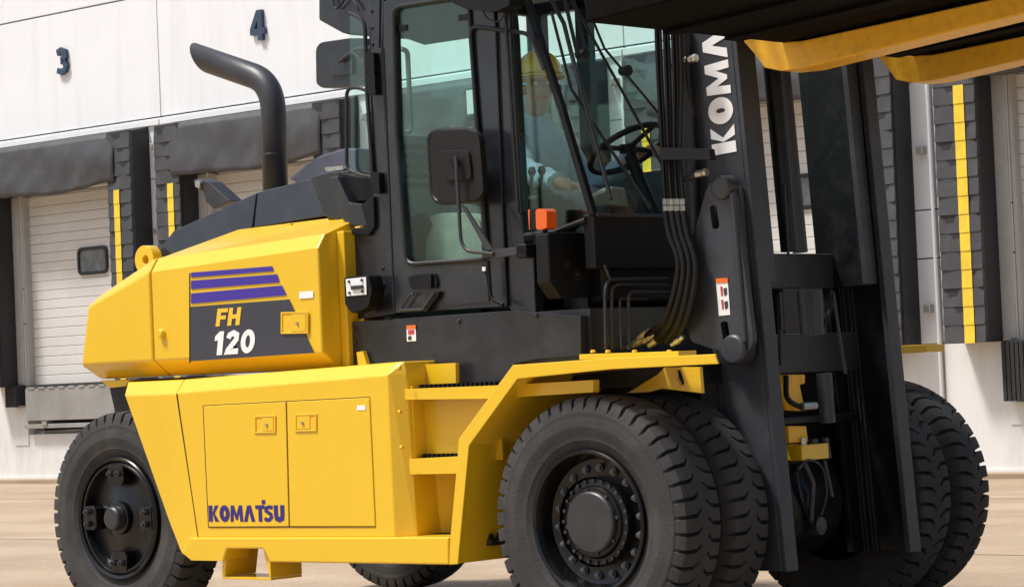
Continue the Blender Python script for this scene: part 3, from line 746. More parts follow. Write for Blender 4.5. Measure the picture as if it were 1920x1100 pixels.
def wheel_front(side, y0, inner=False):
    """side -1 near; y0 = outer face plane of the tyre"""
    e = side
    wh_ = MB()
    # rim barrel and dish
    pr = [(0.07, .297), (0.03, .303), (.012, .305), (.006, .300), (.012, .288), (.03, .280), (.06, .268), (.088, .262), (.094, .25), (.094, .19), (.05, .188)] if not inner else [(0.07, .297), (0.03, .303), (.012, .305), (.006, .300), (.012, .288), (.03, .28), (.13, .27), (.2, .27)]
    prof = [(y0 - e*a, r) for a, r in pr]
    wh_.lathe(prof, (0, 0, .53), n=72, caps=False)
    o = wh_.ob('wheel', rimm, FL, smooth=30)
    t = bpy.data.objects.new('tyre', tm); COL.objects.link(t); t.parent = o
    t.location = (0, y0 - e*.135, .53); t.rotation_euler = (0, random.uniform(0, .1), PI if e > 0 else 0)
    t.rotation_euler[1] = .37 if not inner else .41
    # the far face of rim
    if not inner:
        hb = MB().lathe([(y0-e*.094, .188), (y0-e*.072, .186), (y0-e*.066, .18), (y0-e*.066, .165), (y0-e*.062, .155), (y0-e*.052, .150), (y0-e*.046, .145), (y0-e*.046, .001)], (0, 0, .53), n=60).ob('hub', rimm, o, smooth=30)
        MB().lathe([(y0-e*.046, .130), (y0-e*.030, .128), (y0-e*.024, .121), (y0-e*.022, .001)], (0, 0, .53), n=56).ob('hub_cap', hubm, o, smooth=30)
        bm0 = MB().lathe([(0, .0175), (-e*-.006, .0175), (-e*-.006, .012), (e*.018, .012), (e*.02, .006), (e*.024, .006), (e*.026, .001)], (0, 0, 0), n=8)
        bme = bm0.mesh('wheel_nut', navnut, 30)
        for k in range(18):
            a = 2*PI*(k+.3)/18
            b = bpy.data.objects.new('wheel_nut', bme); COL.objects.link(b); b.parent = o
            b.location = (.226*math.cos(a), y0-e*.092, .53+.225*math.sin(a))
        sme = MB().lathe([(0, .0085), (e*.008, .0085), (e*.009, .001)], (0, 0, 0), n=6).mesh('hub_bolt', hubm, 0)
        for k in range(24):
            a = 2*PI*k/24
            b = bpy.data.objects.new('hub_bolt', sme); COL.objects.link(b); b.parent = o
            b.location = (.173*math.cos(a), y0-e*.066, .53+.173*math.sin(a))
        for k in range(8):
            a = 2*PI*(k+.2)/8
            b = bpy.data.objects.new('hub_bolt', sme); COL.objects.link(b); b.parent = o
            b.location = (.139*math.cos(a), y0-e*.046, .53+.130*math.sin(a))
    return o
wheel_front(-1, -1.160); wheel_front(-1, -.832, True)
wheel_front(1, 1.160); wheel_front(1, .832, True)
def wheel_rear(side, y0, xc):
    e = side
    pr = [(.07, .297), (.03, .303), (.010, .306), (.003, .300), (.010, .286), (.022, .282), (.014, .272), (.014, .262), (.035, .254), (.06, .248), (.062, .2), (.055, .15), (.048, .12), (.04, .10), (.03, .001)]
    o = MB().lathe([(y0-e*a, r) for a, r in pr], (xc, 0, .53), n=72, caps=False).ob('wheel', rimm, FL, smooth=25)
    t = bpy.data.objects.new('tyre', tm); COL.objects.link(t); t.parent = o
    t.location = (xc, y0-e*.135, .53); t.rotation_euler = (0, .2, PI if e > 0 else 0)
    MB().lathe([(y0-e*.03, .085), (y0-e*.012, .082), (y0-e*.008, .065)], (xc, 0, .53), n=40).ob('hub', rimm, o, smooth=25)
    MB().lathe([(y0-e*.01, .062), (y0+e*.025, .058), (y0+e*.034, .05), (y0+e*.036, .001)], (xc, 0, .53), n=40).ob('hub_cap', hubm, o, smooth=30)
    for k in range(4):
        a = PI/2*k+PI/2
        m = MB(); ca, sa = math.cos(a), math.sin(a)
        def L(r_, t_, d_): return Vector((xc+ca*r_-sa*t_, y0-e*.058+e*d_, .53+sa*r_+ca*t_))
        m.prism([[L(.165, -.045, 0), L(.165, .045, 0), L(.185, .062, 0), L(.262, .058, 0), L(.262, -.058, 0), L(.185, -.062, 0)]], (0, e*.05, 0))
        cl = m.ob('rim_clamp', rimm, o, bevel=.005, smooth=0)
        for s_ in (-.03, .03):
            m2 = MB(); p0 = L(.222, s_, .05)
            m2.lathe([(0, .016), (e*.018, .016), (e*.02, .008), (e*.03, .008), (e*.031, .001)], p0, n=6)
            m2.ob('clamp_nut', hubm, cl, smooth=20)
    return o
RX = Y(217, 975, -1.09).x
wheel_rear(-1, -1.09, RX); wheel_rear(1, 1.09, RX)

# ---- cab
CAB = MB()
YC = -.86
# base skirt panels
PY([(654, 612), (661, 603), (960, 582), (1088, 592), (1089, 666), (1012, 672), (965, 682), (944, 718), (856, 721), (854, 684), (735, 690), (662, 692)], -.90, -.86).ob('cab_skirt', char_, FL, bevel=.005, smooth=0)
MB().box(-1.56, -.18, -.858, .40, 1.20, 1.43).ob('cab_floor', char_, FL, smooth=0)
PY([(668, 660), (680, 658), (690, 690), (672, 690)], -.93, -.905).ob('skirt_bracket', yellow, FL, bevel=.002, smooth=0)
for u, v in ((666, 616), (667, 641), (861, 602), (1006, 592), (1000, 713)):
    MB().lathe([(-.912, .001), (-.912, .007), (-.902, .011)], (Y(u, v, -.9).x, 0, Y(u, v, -.9).z), n=12).ob('skirt_bolt', hubm, FL)
# warning label on the skirt
lb = PY([(762, 610), (779, 609), (780, 639), (763, 640)], -.9035, -.9015).ob('warning_label', whitep, FL, smooth=0)
PY([(762, 610), (779, 609), (779.3, 616), (762.3, 617)], -.9055, -.904).ob('label_heading', orange, lb, smooth=0)
PY([(765, 619), (776, 618), (776, 626), (765, 627)], -.9055, -.904).ob('label_pictogram', redp, lb, smooth=0)
PY([(765, 630), (771, 629.6), (771, 637), (765, 637)], -.9055, -.904).ob('label_pictogram', hubm, lb, smooth=0)
# rear pillar
PY([[(690, -60), (722, -60), (718, 60), (716, 100), (729, 350), (739, 590), (661, 602), (655, 430), (700, 428), (700, 332), (692, 150)]], YC, YC+.06).ob('rear_pillar', char_, FL, bevel=.006, smooth=0)
MB().tube([Y(713, -50, YC-.003), Y(711, 90, YC-.003)], .004, 6).ob('pillar_joint', seal, FL)
for u, v in ((697, 22), (697, 53), (698, 84), (718, 503), (720, 533), (721, 565)):
    MB().lathe([(YC-.006, .001), (YC-.006, .008), (YC, .010)], (Y(u, v, YC).x, 0, Y(u, v, YC).z), n=10).ob('pillar_bolt', seal, FL)
# door leaf with its window opening
dout = [(719, 4), (740, -8), (880, -22), (905, -22), (924, -20), (929, 62), (941, 364), (950, 574), (740, 587), (730, 350), (718, 90)]
dwin = rnd([(737, 16), (880, -8), (886, 60), (894, 230), (911, 480), (900, 489), (758, 497), (744, 250)], [14, 8, 4, 4, 6, 8, 16, 2], 5)
dwin = rnd([(738, 14), (879, -8), (885, 90), (893, 215), (912, 486), (762, 496), (744, 250)], [16, 6, 4, 4, 12, 18, 2], 5)
YD = YC-.022
door = PY([dout, dwin], YD, YD+.045).ob('cab_door', char_, FL, bevel=.005, smooth=0)
wl = [Y(u, v, YD-.004) for u, v in dwin]
MB().tube(wl+[wl[0]], .011, 8, cap=False).ob('window_seal', seal, door)
PY(dwin, YD+.012, YD+.018).ob('window_pane', glass, door, smooth=0)
MB().tube([Y(u, v, YD-.001) for u, v in [(719, 90), (730, 350), (740, 586), (951, 573)]], .004, 6).ob('door_gap', seal, door)
MB().tube([Y(u, v, YD-.001) for u, v in [(929, 40), (941, 364), (950, 574)]], .004, 6).ob('door_gap', seal, door)
# lower recessed panel edge and handle
PY(rnd([(745, 515), (757, 505), (905, 495), (912, 520), (917, 565), (745, 580)], 5), YD-.006, YD+.001).ob('door_panel', char_, door, bevel=.004, smooth=0)
hs = PY(rnd([(765, 521), (772, 516), (815, 513), (820, 528), (818, 540), (770, 541)], 3), YD-.018, YD-.005).ob('door_handle', black, door, bevel=.003)
PY(rnd([(784, 514), (808, 513), (808, 540), (784, 541)], 3), YD-.032, YD-.018).ob('handle_paddle', black, hs, bevel=.003)
gb = MB().tube([Y(u, v, YD-.03) for u, v in [(752, 580), (769, 552), (776, 551)]], .006, 8)
gb.tube([Y(u, v, YD-.03) for u, v in [(750, 582), (793, 580), (815, 548)]], .008, 8)
gb.ob('foot_grip', hubm, door)
PY([(794, 578), (812, 546), (824, 546), (820, 556), (800, 583)], YD-.03, YD-.006).ob('grip_plate', black, door, bevel=.003, smooth=0)
MB().tube(bend([Y(915, 488, YD-.05), Y(920, 560, YD-.05), Y(944, 571, YD-.05)], .03), .009, 10).ob('grab_handle', black, door)
PY([(904, 500), (910, 500), (910, 508), (904, 508)], YD-.009, YD-.007).ob('door_sticker', whitep, door, smooth=0)
# hinges
for (u, v) in ((696, 120), (698, 160), (706, 345)):
    PY(rnd([(u-12, v-22), (u+4, v-22), (u+6, v+18), (u-8, v+18)], 4), YC-.035, YC-.001).ob('hinge', black, FL, bevel=.004)
# B pillar in two flat strips
PY([(931, -22), (950, -22), (958, 65), (975, 396), (985, 470), (953, 478), (943, 364)], YC-.012, YC+.05).ob('front_pillar', char_, FL, bevel=.005, smooth=0)
PY([(953, 480), (1000, 470), (1004, 590), (962, 590), (953, 574)], YC-.01, YC+.05).ob('front_pillar', char_, FL, bevel=.005, smooth=0)
MB().tube([Y(956, -20, YC-.013), Y(960, 90, YC-.013), Y(977, 400, YC-.013)], .008, 8).ob('pillar_seal', seal, FL)
# black seal loop of the sliding pane
lp = bend([Y(u, v, YD-.012) for u, v in [(914, 484), (893, 210), (881, 49), (995, 64), (1020, 130)]], .05, 6)
MB().tube(lp, .010, 10).ob('sash_rail', seal, FL)
# front side glass and A pillar
fs_ = [(958, 60), (996, 66), (1012, 110), (1104, 402), (1098, 412), (1040, 432), (985, 440), (976, 396)]
PY(fs_, YC+.012, YC+.018).ob('side_pane', glass, FL, smooth=0)
MB().tube([Y(u, v, YC) for u, v in [(1098, 412), (1040, 434), (984, 441), (977, 400)]], .012, 8).ob('pane_seal', seal, FL)
ap = [Y(u, v, YC) for u, v in [(962, -60), (985, 0), (1010, 80), (1050, 205), (1108, 402)]]
am_ = MB()
for i in range(len(ap)-1):
    am_.prism([[ap[i]+Vector((-.013, 0, 0)), ap[i]+Vector((.013, 0, 0)), ap[i+1]+Vector((.015, 0, 0)), ap[i+1]+Vector((-.015, 0, 0))]], (0, .03, 0))
am_.ob('screen_pillar', black, FL, smooth=30)
MB().tube([Y(944, -60, -.92), Y(950, 60, -.92), Y(972, 400, -.92)], .009, 8).ob('pillar_trim', seal, FL) 
# far A pillar and windshield header
WXT, WXB = ap[0].x, ap[-1].x
for yy in (.30,):
    m2 = MB()
    for i in range(len(ap)-1):
        a, b = ap[i], ap[i+1]
        m2.prism([[Vector((a.x-.03, yy, a.z)), Vector((a.x+.03, yy, a.z)), Vector((b.x+.03, yy, b.z)), Vector((b.x-.03, yy, b.z))]], (0, .07, 0))
    m2.ob('screen_pillar', black, FL, smooth=30)
zt_, zb_ = 3.02, 1.83
xt_ = Y(975, -30, YC).x
wsm = MB().add([(ap[-1].x+.02, YC+.05, zb_), (ap[-1].x+.02, .33, zb_), (ap[0].x+.02, .33, ap[0].z), (ap[0].x+.02, YC+.05, ap[0].z)], [(0, 1, 2, 3)])
wsm.ob('windshield', glass, FL, smooth=0)
# wipers on the windshield and pane
MB().tube([Vector((ap[-1].x+.05, -.52, 1.86)), Vector((-.35, -.72, 2.40)), Vector((-.42, -.75, 2.75))], .007, 8).ob('wiper_arm', seal, FL)
def wsp(y, z):                    # a point on the windshield plane
    t = (z-zb_)/(ap[0].z-zb_); return Vector((ap[-1].x+.04+(ap[0].x-ap[-1].x)*t, y, z))
MB().tube([wsp(-.30, 2.05), wsp(-.42, 2.40), wsp(-.62, 2.95)], .007, 8).ob('wiper_arm', seal, FL)
MB().tube([wsp(-.20, 2.30), wsp(-.45, 2.60), wsp(-.50, 2.98)], .006, 8).ob('wiper_blade', seal, FL)
MB().tube([wsp(-.74, 1.90), wsp(-.70, 2.50), wsp(-.68, 2.70), wsp(-.78, 3.0)], .010, 8).ob('wiper_blade', seal, FL)
MB().tube([wsp(-.655, 2.55), wsp(-.60, 2.98)], .009, 8).ob('wiper_arm', seal, FL)
MB().tube([wsp(-.595, 2.55), wsp(-.54, 2.98)], .007, 8).ob('wiper_arm', seal, FL)
MB().lathe([(-.02, .001), (-.02, .02), (.03, .025)], wsp(-.63, 2.56), axis='x', n=12).ob('wiper_pivot', seal, FL)
MB().lathe([(-.02, .001), (-.02, .02), (.03, .025)], wsp(-.36, 2.50), axis='x', n=12).ob('wiper_pivot', seal, FL)
# cab roof and lining
MB().box(-1.55, -.42, -.84, .38, 3.03, 3.12).ob('cab_roof', char_, FL, bevel=.02, smooth=0)
MB().box(-1.50, -.48, -.80, .36, 2.99, 3.028).ob('roof_lining', lining, FL, smooth=0)
# far side wall of the cab with its windows
def fy(px): return px
MB().box(-1.46, -.20, .32, .37, 1.43, 2.10).ob('cab_side', trim, FL, smooth=0)
for x0, x1 in ((-1.52, -1.42), (-1.20, -1.12)):
    MB().box(x0, x1, .32, .37, 2.101, 2.99).ob('far_pillar', char_, FL, smooth=0)
MB().box(-1.419, -.45, .32, .37, 2.93, 2.989).ob('far_rail', char_, FL, smooth=0)
MB().box(-1.40, -.35, .342, .348, 2.11, 2.93).ob('far_pane', glass, FL, smooth=0)
# rear wall: glass above, trimmed below
MB().box(-1.50, -1.46, -.79, .31, 1.43, 2.30).ob('cab_back', trim2, FL, smooth=0)
MB().box(-1.482, -1.476, -.79, .31, 2.301, 2.93).ob('rear_pane', glass, FL, smooth=0)
for k in range(5): MB().box(-1.459, -1.45, -.76, .28, 2.06+.045*k, 2.08+.045*k).ob('vent_rib', trim, FL, smooth=0)
PX([(737, -30), (905, -30), (905, 70), (880, 72), (800, 84), (737, 62)], -1.44, -1.455).ob('rear_sunshade', shade, FL, smooth=0)
PX([(739, 40), (750, 40), (757, 252), (745, 252)], -1.435, -1.45).ob('rear_frame', lining, FL, smooth=0)
MB().tube(bend([X(752, 92, -1.40), X(764, 96, -1.40), X(771, 246, -1.40), X(760, 250, -1.40)], .05), .012, 10).ob('grab_rail', trim2, FL)
PY(rnd([(790, 420), (815, 400), (860, 398), (900, 412), (905, 492), (785, 496)], 14), -.74, -.50).ob('cab_cushion', fabric, FL, bevel=.03, seg=4)
PY(rnd([(772, 405), (790, 398), (802, 420), (790, 450), (788, 496), (776, 496)], 5), -.78, -.75).ob('belt_reel', black, FL, bevel=.006)
for px_ in ([(741, 49), (762, 46), (762, 58), (741, 61)], [(859, 28), (880, 25), (880, 37), (859, 40)]): PY(px_, -.875, -.862).ob('pane_catch', black, FL, bevel=.002, smooth=0)
PY([(874, 170), (887, 168), (889, 213), (876, 215)], -.862, -.860).ob('pane_sticker', whitep, FL, smooth=0)
MB().box(-1.50, -1.46, -.79, .31, 2.931, 3.0).ob('cab_back', black, FL, smooth=0)
# rear quarter pane at the cab corner
PY([(655, 30), (672, 30), (684, 50), (688, 90), (692, 330), (688, 332), (657, 328)], YC+.02, YC+.026).ob('quarter_pane', glass, FL, smooth=0)
MB().tube(bend([Y(u, v, YC-.01) for u, v in [(697, 332), (668, 326), (650, 316), (650, 166), (672, 164), (690, 172)]], .05, 6), .009, 8).ob('quarter_seal', seal, FL)
MB().tube(bend([Y(u, v, YC-.01) for u, v in [(655, 24), (684, 38), (688, 170), (699, 330)]], .05, 5), .010, 8).ob('quarter_seal', seal, FL)
# dark box and mirror behind the cab corner
PY([(597, -60), (700, -60), (700, 68), (655, 66), (640, 62), (597, 38)], -.55, -.30).ob('rear_lamp_box', char_, FL, bevel=.01, smooth=0)
MB().tube(curve([Y(u, v, -.57) for u, v in [(620, -20), (628, 14), (640, 8), (652, -8), (668, 10), (672, 20)]]), .006, 8).ob('lamp_cable', seal, FL)
rm = PY(rnd([(592, 92), (600, 80), (655, 72), (690, 72), (690, 160), (650, 163), (605, 166), (593, 158)], [8, 8, 6, 8, 8, 6, 10, 8], 4), -.62, -.55).ob('rear_mirror', char_, FL, bevel=.015, seg=3)
PY(rnd([(616, 103), (660, 98), (660, 140), (618, 143)], 4), -.635, -.615).ob('mirror_boss', char_, rm, bevel=.006)
MB().tube([Y(636, 116, -.65), Y(668, 92, -.66), Y(695, 90, -.68)], .009, 8).ob('mirror_stem', hubm, rm)
MB().tube([Y(660, 95, -.66), Y(684, 122, -.66)], .009, 8).ob('mirror_stem', hubm, rm)
# roof edge lamp over the door
PY(rnd([(830, -30), (836, 0), (874, 18), (930, 22), (955, 10), (955, -30)], 5), -1.0, -.90).ob('work_lamp', black, FL, bevel=.01, smooth=0)
MB().tube(curve([Y(u, v, -.95) for u, v in [(905, 20), (915, 36), (935, 40), (945, 30)]]), .004, 6).ob('lamp_cable', seal, FL)
MB().lathe([(0, .001), (0, .055), (.03, .065), (.10, .05)], wsp(-.56, 2.985), axis='x', n=20).ob('horn', fabric, FL)

# near mirror on its arm
YM = -1.0
nm = PY(rnd([(804, 246), (897, 243), (908, 374), (812, 381)], [24, 24, 26, 28], 7), YM, YM+.036).ob('side_mirror', brown, FL, bevel=.014, seg=4)
mr_ = [Y(u, v, YM+.022) for u, v in rnd([(803, 245), (898, 242), (909, 375), (811, 382)], [24, 24, 26, 28], 7)]
MB().tube(mr_+[mr_[0]], .012, 8, cap=False).ob('mirror_rim', seal, nm)
PY(rnd([(826, 283), (878, 281), (884, 336), (832, 339)], 10, 4), YM-.012, YM+.002).ob('mirror_boss', brown, nm, bevel=.006, seg=3)
MB().lathe([(YM-.035, .001), (YM-.035, .018), (YM-.01, .022)], (Y(850, 305, YM-.03).x, 0, Y(850, 305, YM-.03).z), n=14).ob('mirror_joint', black, nm)
MB().tube(bend([Y(u, v, YM-.035) for u, v in [(855, 293), (858, 350), (865, 470), (925, 476)]], .07, 8), .0085, 10).ob('mirror_stem', pipem, nm)
PY([(862, 384), (872, 390), (925, 472), (985, 463), (985, 482), (905, 484), (872, 420)][:0] or [(864, 384), (872, 388), (924, 468), (916, 478)], YM-.03, YM-.02).ob('mirror_brace', pipem, nm, smooth=0)
PY([(908, 470), (984, 461), (985, 475), (930, 484), (905, 482)], YM-.03, YM-.01).ob('mirror_brace', pipem, nm, bevel=.003, smooth=0)
MB().box(Y(985, 470, -1.0).x-.03, Y(985, 470, -1.0).x+.03, -1.03, -.86, 1.66, 1.72).ob('mirror_bracket', black, FL, bevel=.005)

# master switch on its bracket, between hood and cab
sw = PY(rnd([(645, 520), (690, 515), (697, 545), (690, 575), (660, 588), (647, 570)], 4, 3), -.985, -.90).ob('switch_box', black, FL, bevel=.006)
sp = PY([(648, 523), (686, 519), (687, 552), (650, 555)], -.989, -.987).ob('switch_plate', whitep, sw, smooth=0)
for u, v in ((655, 528), (679, 525), (656, 549), (680, 546)): MB().lathe([(-.996, .001), (-.996, .006), (-.989, .007)], (Y(u, v, -.989).x, 0, Y(u, v, -.989).z), n=8).ob('plate_screw', hubm, sp)
PY([(657, 536), (679, 534), (679, 541), (657, 543)], -.999, -.990).ob('switch_key', hubm, sp, bevel=.002, smooth=0)
# headlamp box
YH = -1.0; xh = Y(1027, 437, YH).x
hb_near = [(1003, 438), (1027, 437), (1028, 531), (1007, 528)]
hpts = [Vector((xh, YH, 1.760)), Vector((xh, YH, 1.548)), Vector((xh, -.935, 1.478)), Vector((xh, -.74, 1.482)), Vector((xh, -.56, 1.66)), Vector((xh, -.66, 1.765))]
hx = MB().prism([hpts], (-.075, 0, 0)); ho_ = hx.ob('lamp_housing', black, FL, bevel=.006, smooth=0)
for u, v in ((1062, 496), (1081, 515)):
    p = X(u, v, xh+.002)
    MB().lathe([(0, .026), (.004, .026), (.004, .018), (-.012, .014), (-.012, .001)], p, axis='x', n=20).ob('lamp_port', seal, ho_)
    MB().lathe([(0, .007), (.006, .006), (.007, .001)], p, axis='x', n=10).ob('lamp_screw', hubm, ho_)
PX([(1098, 437), (1132, 420), (1152, 476), (1110, 556), (1096, 556)], xh-.004, xh-.05).ob('lamp_bracket', char_, FL, bevel=.005, smooth=0)
# turn signal
ts = PY(rnd([(993, 393), (1004, 391), (1004, 430), (993, 430)], 3), -1.0, -.93).ob('turn_signal', black, FL, bevel=.004)
tx = Y(1006, 410, -.965)
PY(rnd([(1004, 392), (1020, 391), (1025, 397), (1025, 426), (1020, 430), (1005, 431)], 6, 5), -1.0, -.935).ob('signal_lens', amber, ts, bevel=.014, seg=4)
PY([(990, 393), (994, 393), (995, 430), (992, 430)], -1.0, -.94).ob('signal_edge', amber, ts, smooth=0)
MB().tube([Y(1022, 430, -.95), Y(1022, 440, -.95)], .012, 8).ob('signal_stalk', black, ts)

# cab front below the windshield
xw = ap[-1].x
MB().box(xw-.05, xw+.01, YC+.005, .38, 1.60, 1.835).ob('cab_front', black, FL, bevel=.006, smooth=0)
MB().box(xw-.02, xw+.02, YC+.02, .36, 1.822, 1.838).ob('screen_sill', hubm, FL, bevel=.004, smooth=0)
MB().box(xw-.30, xw-.16, -.72, .38, 1.16, 1.60).ob('cab_front', grease, FL, smooth=0)
pl_ = MB().box(xw-.12, xw-.10, -.62, -.20, 1.50, 1.60).ob('data_plate_panel', black, FL, bevel=.003, smooth=0)
PX([(1165, 495), (1180, 493), (1184, 503), (1170, 505)], xw-.098, xw-.095).ob('data_plate', hubm, pl_, smooth=0)
PX([(1186, 502), (1198, 502), (1198, 505), (1186, 505)], xw-.098, xw-.095).ob('data_plate', hubm, pl_, smooth=0)
# steel pipes
xp = -.12
pp = [([(1136, 655), (1133, 525), (1134, 497), (1144, 524), (1252, 522)], .0075), ([(1148, 655), (1147, 540), (1158, 533), (1253, 535)], .0065),
      ([(1165, 655), (1162, 560), (1172, 560), (1215, 560)], .0055), ([(1180, 655), (1178, 552), (1188, 547), (1253, 548)], .0075)]
for i, (l, r) in enumerate(pp):
    if i == 0: l = [(1136, 655), (1134, 545), (1140, 524), (1252, 522)]
    MB().tube(bend([X(u, v, xp+.01*i) for u, v in l], .05, 6), r, 10).ob('steel_pipe', hubm, FL)
MB().tube([X(1133, 497, xp), X(1144, 524, xp)], .006, 8).ob('steel_pipe', hubm, FL)
for u, v in ((1205, 628), (1215, 635), (1225, 642), (1197, 642), (1178, 650), (1268, 640)):
    p = Y(u, v, -.62); d = (Y(u+14, v-10, -.62)-p).normalized()
    MB().tube([p-d*.03, p-d*.005], .011, 6).tube([p-d*.005, p+d*.02], .015, 6).tube([p+d*.02, p+d*.045], .011, 10).ob('hose_fitting', brass if u % 2 else steel, FL, smooth=20)

# ---- interior: seat, console, wheel
MB().box(-1.25, -.78, -.51, .03, 1.66, 1.82).ob('seat', fabric, FL, bevel=.04, seg=4)
bkm = MB().prism([[(-1.24, -.50, 1.83), (-1.12, -.50, 1.83), (-1.21, -.50, 2.36), (-1.32, -.50, 2.36)]], (0, .50, 0)).ob('seat_backrest', fabric, FL, bevel=.04, seg=4)
MB().box(-1.2, -.82, -.46, -.02, 1.435, 1.66).ob('seat_base', black, FL, bevel=.02)
MB().box(-.95, -.62, -.66, -.56, 1.44, 1.96).ob('control_console', black, FL, bevel=.02)
for x_ in (-.72, -.66): MB().tube([(x_, -.61, 1.95), (x_+.02, -.61, 2.06)], .008, 8).lathe([(0, .012), (.02, .02), (.04, .012)], (x_+.02, -.61, 2.05), axis='z', n=12).ob('control_lever', black, FL)
MB().box(-.40, -.22, -.70, .30, 1.44, 1.80).ob('dashboard', black, FL, bevel=.03)
dsh = PX([(1120, 366), (1150, 350), (1172, 352), (1180, 388), (1135, 385)], -.36, -.42).ob('instrument_pod', fabric, FL, bevel=.008, smooth=0)
MB().tube([(-.27, -.25, 1.80), (-.42, -.25, 2.13)], .028, 12).ob('steering_column', black, FL)
sc_ = Vector((-.43, -.25, 2.16)); ax_ = Vector((-.50, 0, .86)).normalized(); u1 = Vector((0, 1, 0)); u2 = ax_.cross(u1)
MB().tube([sc_+(u1*math.cos(t)+u2*math.sin(t))*.19 for t in np.linspace(0, 2*PI, 33)], .014, 10, cap=False).ob('steering_wheel', black, FL)
MB().tube([sc_-u1*.18, sc_, sc_+u1*.18], .012, 8).tube([sc_, sc_-u2*.18], .012, 8).lathe([(-.02, .001), (-.02, .04), (.02, .04), (.02, .001)], sc_, axis='z', n=16).ob('wheel_spokes', black, FL)
MB().box(-1.33, -1.25, -.38, -.12, 2.37, 2.52).ob('headrest', fabric, FL, bevel=.02)

# ---- mast
TILT = math.tan(R_(3.45))
def tx_(x, z): return x - (z-.29)*TILT           # x drifts back as z rises
def rail(x0, x1, y0, y1, z0, z1):
    m = MB(); vs = [(tx_(x, z), y, z) for x in (x0, x1) for y in (y0, y1) for z in (z0, z1)]
    m.add(vs, [(0, 1, 3, 2), (4, 6, 7, 5), (0, 4, 5, 1), (2, 3, 7, 6), (0, 2, 6, 4), (1, 5, 7, 3)]); return m
MT = 4.1
near = rail(.30, .535, -.53, -.505, .285, MT)
ra = near.ob('mast_rail', mastm, FL, bevel=.004, smooth=0)
rail(.536, .560, -.53, -.445, .283, MT).ob('rail_flange', mastm, ra, bevel=.003, smooth=0)
rail(.275, .299, -.53, -.445, .9, MT).ob('rail_flange', mastm, ra, bevel=.003, smooth=0)
rb = rail(.236, .50, .505, .53, .285, MT).ob('mast_rail', grease, FL, bevel=.004, smooth=0)
rail(.501, .530, .445, .532, .285, MT).ob('rail_flange', mastm, rb, bevel=.003, smooth=0)
for xx in (.242, .262, .292, .312): rail(xx, xx+.006, .495, .504, .285, MT).ob('rail_rib', mastm, rb, smooth=0)
rail(.205, .235, .42, .53, .285, MT).ob('rail_flange', grease, rb, bevel=.003, smooth=0)
# inner rails
ri = rail(.43, .455, -.442, -.40, 1.50, MT).ob('inner_rail', mastm, FL, bevel=.003, smooth=0)
rail(.456, .535, -.437, -.37, 1.505, MT).ob('inner_rail', mastm, FL, bevel=.004, smooth=0)
rj = rail(.20, .47, .40, .425, 1.49, MT).ob('inner_rail', grease, FL, bevel=.003, smooth=0)
rail(.471, .50, .36, .440, 1.495, MT).ob('rail_flange', mastm, rj, bevel=.003, smooth=0)
# cross members
def cross(x, y0, y1, px_top, px_bot, name='cross_member', t=.03, m=mastm):
    z1 = X(*px_top, x).z; z0 = X(*px_bot, x).z
    return MB().box(x-t, x, y0, y1, z0, z1).ob(name, m, FL, bevel=.006, smooth=0)
cross(.215, -.44, .40, (1480, 475), (1480, 541))
cross(.255, -.50, .50, (1480, 626), (1480, 700))
cross(.25, -.44, .50, (1480, 782), (1480, 796), t=.04, m=grease)
# lift cylinders, rods and chains
for yy, r_, x_ in ((-.21, .040, .50), (-.05, .034, .44)):
    MB().tube([(tx_(x_, 1.63), yy, 1.64), (tx_(x_, MT), yy, MT)], r_, 18).ob('lift_cylinder', mastm if yy > -.1 else grease, FL)
MB().tube([(tx_(.44, 1.46), -.23, 1.46), (tx_(.40, .95), -.23, 1.15)], .012, 10).ob('lift_rod', hubm, FL)
MB().tube([X(1500, 545, .42), X(1507, 628, .42)], .016, 12).ob('lift_rod', mastm, FL)
MB().tube([X(1527, 545, .42), X(1532, 628, .42)], .032, 14).ob('lift_rod', mastm, FL)
MB().tube([X(1545, 700, .40), X(1552, 792, .40)], .036, 16).ob('lift_rod', mastm, FL)
MB().tube(curve([X(1560, 545, .42), X(1556, 580, .43), X(1540, 620, .44)]), .010, 8).ob('mast_hose', hose, FL)
MB().tube(curve([X(1474, 705, .40), X(1476, 745, .42), X(1500, 762, .42), X(1515, 760, .42)]), .012, 8).ob('mast_hose', hose, FL)
MB().tube([X(1503, 762, .43), X(1528, 760, .43)], .018, 8).ob('hose_fitting', steel, FL, smooth=20)
PX([(1478, 702), (1510, 702), (1510, 718), (1500, 722), (1506, 750), (1510, 770), (1478, 768)], .38, .33).ob('tilt_anchor', yfork, FL, bevel=.004, smooth=0)
PX([(1478, 798), (1512, 798), (1516, 828), (1480, 830)], .38, .33).ob('tilt_anchor', yfork, FL, bevel=.004, smooth=0)
p = X(1505, 845, .42)
MB().box(.30, .42, -.19, .01, .732, .80).ob('axle_bracket', yellow, FL, bevel=.005, smooth=0)
MB().lathe([(0, .022), (.03, .022), (.03, .012)], (.38, -.13, .80), axis='z', n=6).ob('bracket_nut', steel, FL, smooth=0)
MB().lathe([(0, .026), (.02, .026), (.02, .012)], (.38, -.05, .80), axis='z', n=6).ob('bracket_nut', hubm, FL, smooth=0)
MB().tube([X(1547, 820, .40), X(1553, 858, .40)], .016, 10).ob('chassis_link', mastm, FL)
MB().lathe([(-.32, .20), (-.30, .235), (-.26, .235), (-.24, .19)], (.02, 0, .53), axis='y', n=36).ob('brake_drum', grease, FL)
MB().lathe([(.20, .16), (.26, .155), (.30, .10), (.33, .04), (.33, .001)], (.05, -.12, .55), axis='x', n=30).ob('differential', grease, FL)
MB().tube(curve([X(1490, 870, .35), X(1500, 930, .38), X(1520, 980, .38)]), .014, 8).ob('axle_hose', rimm, FL)
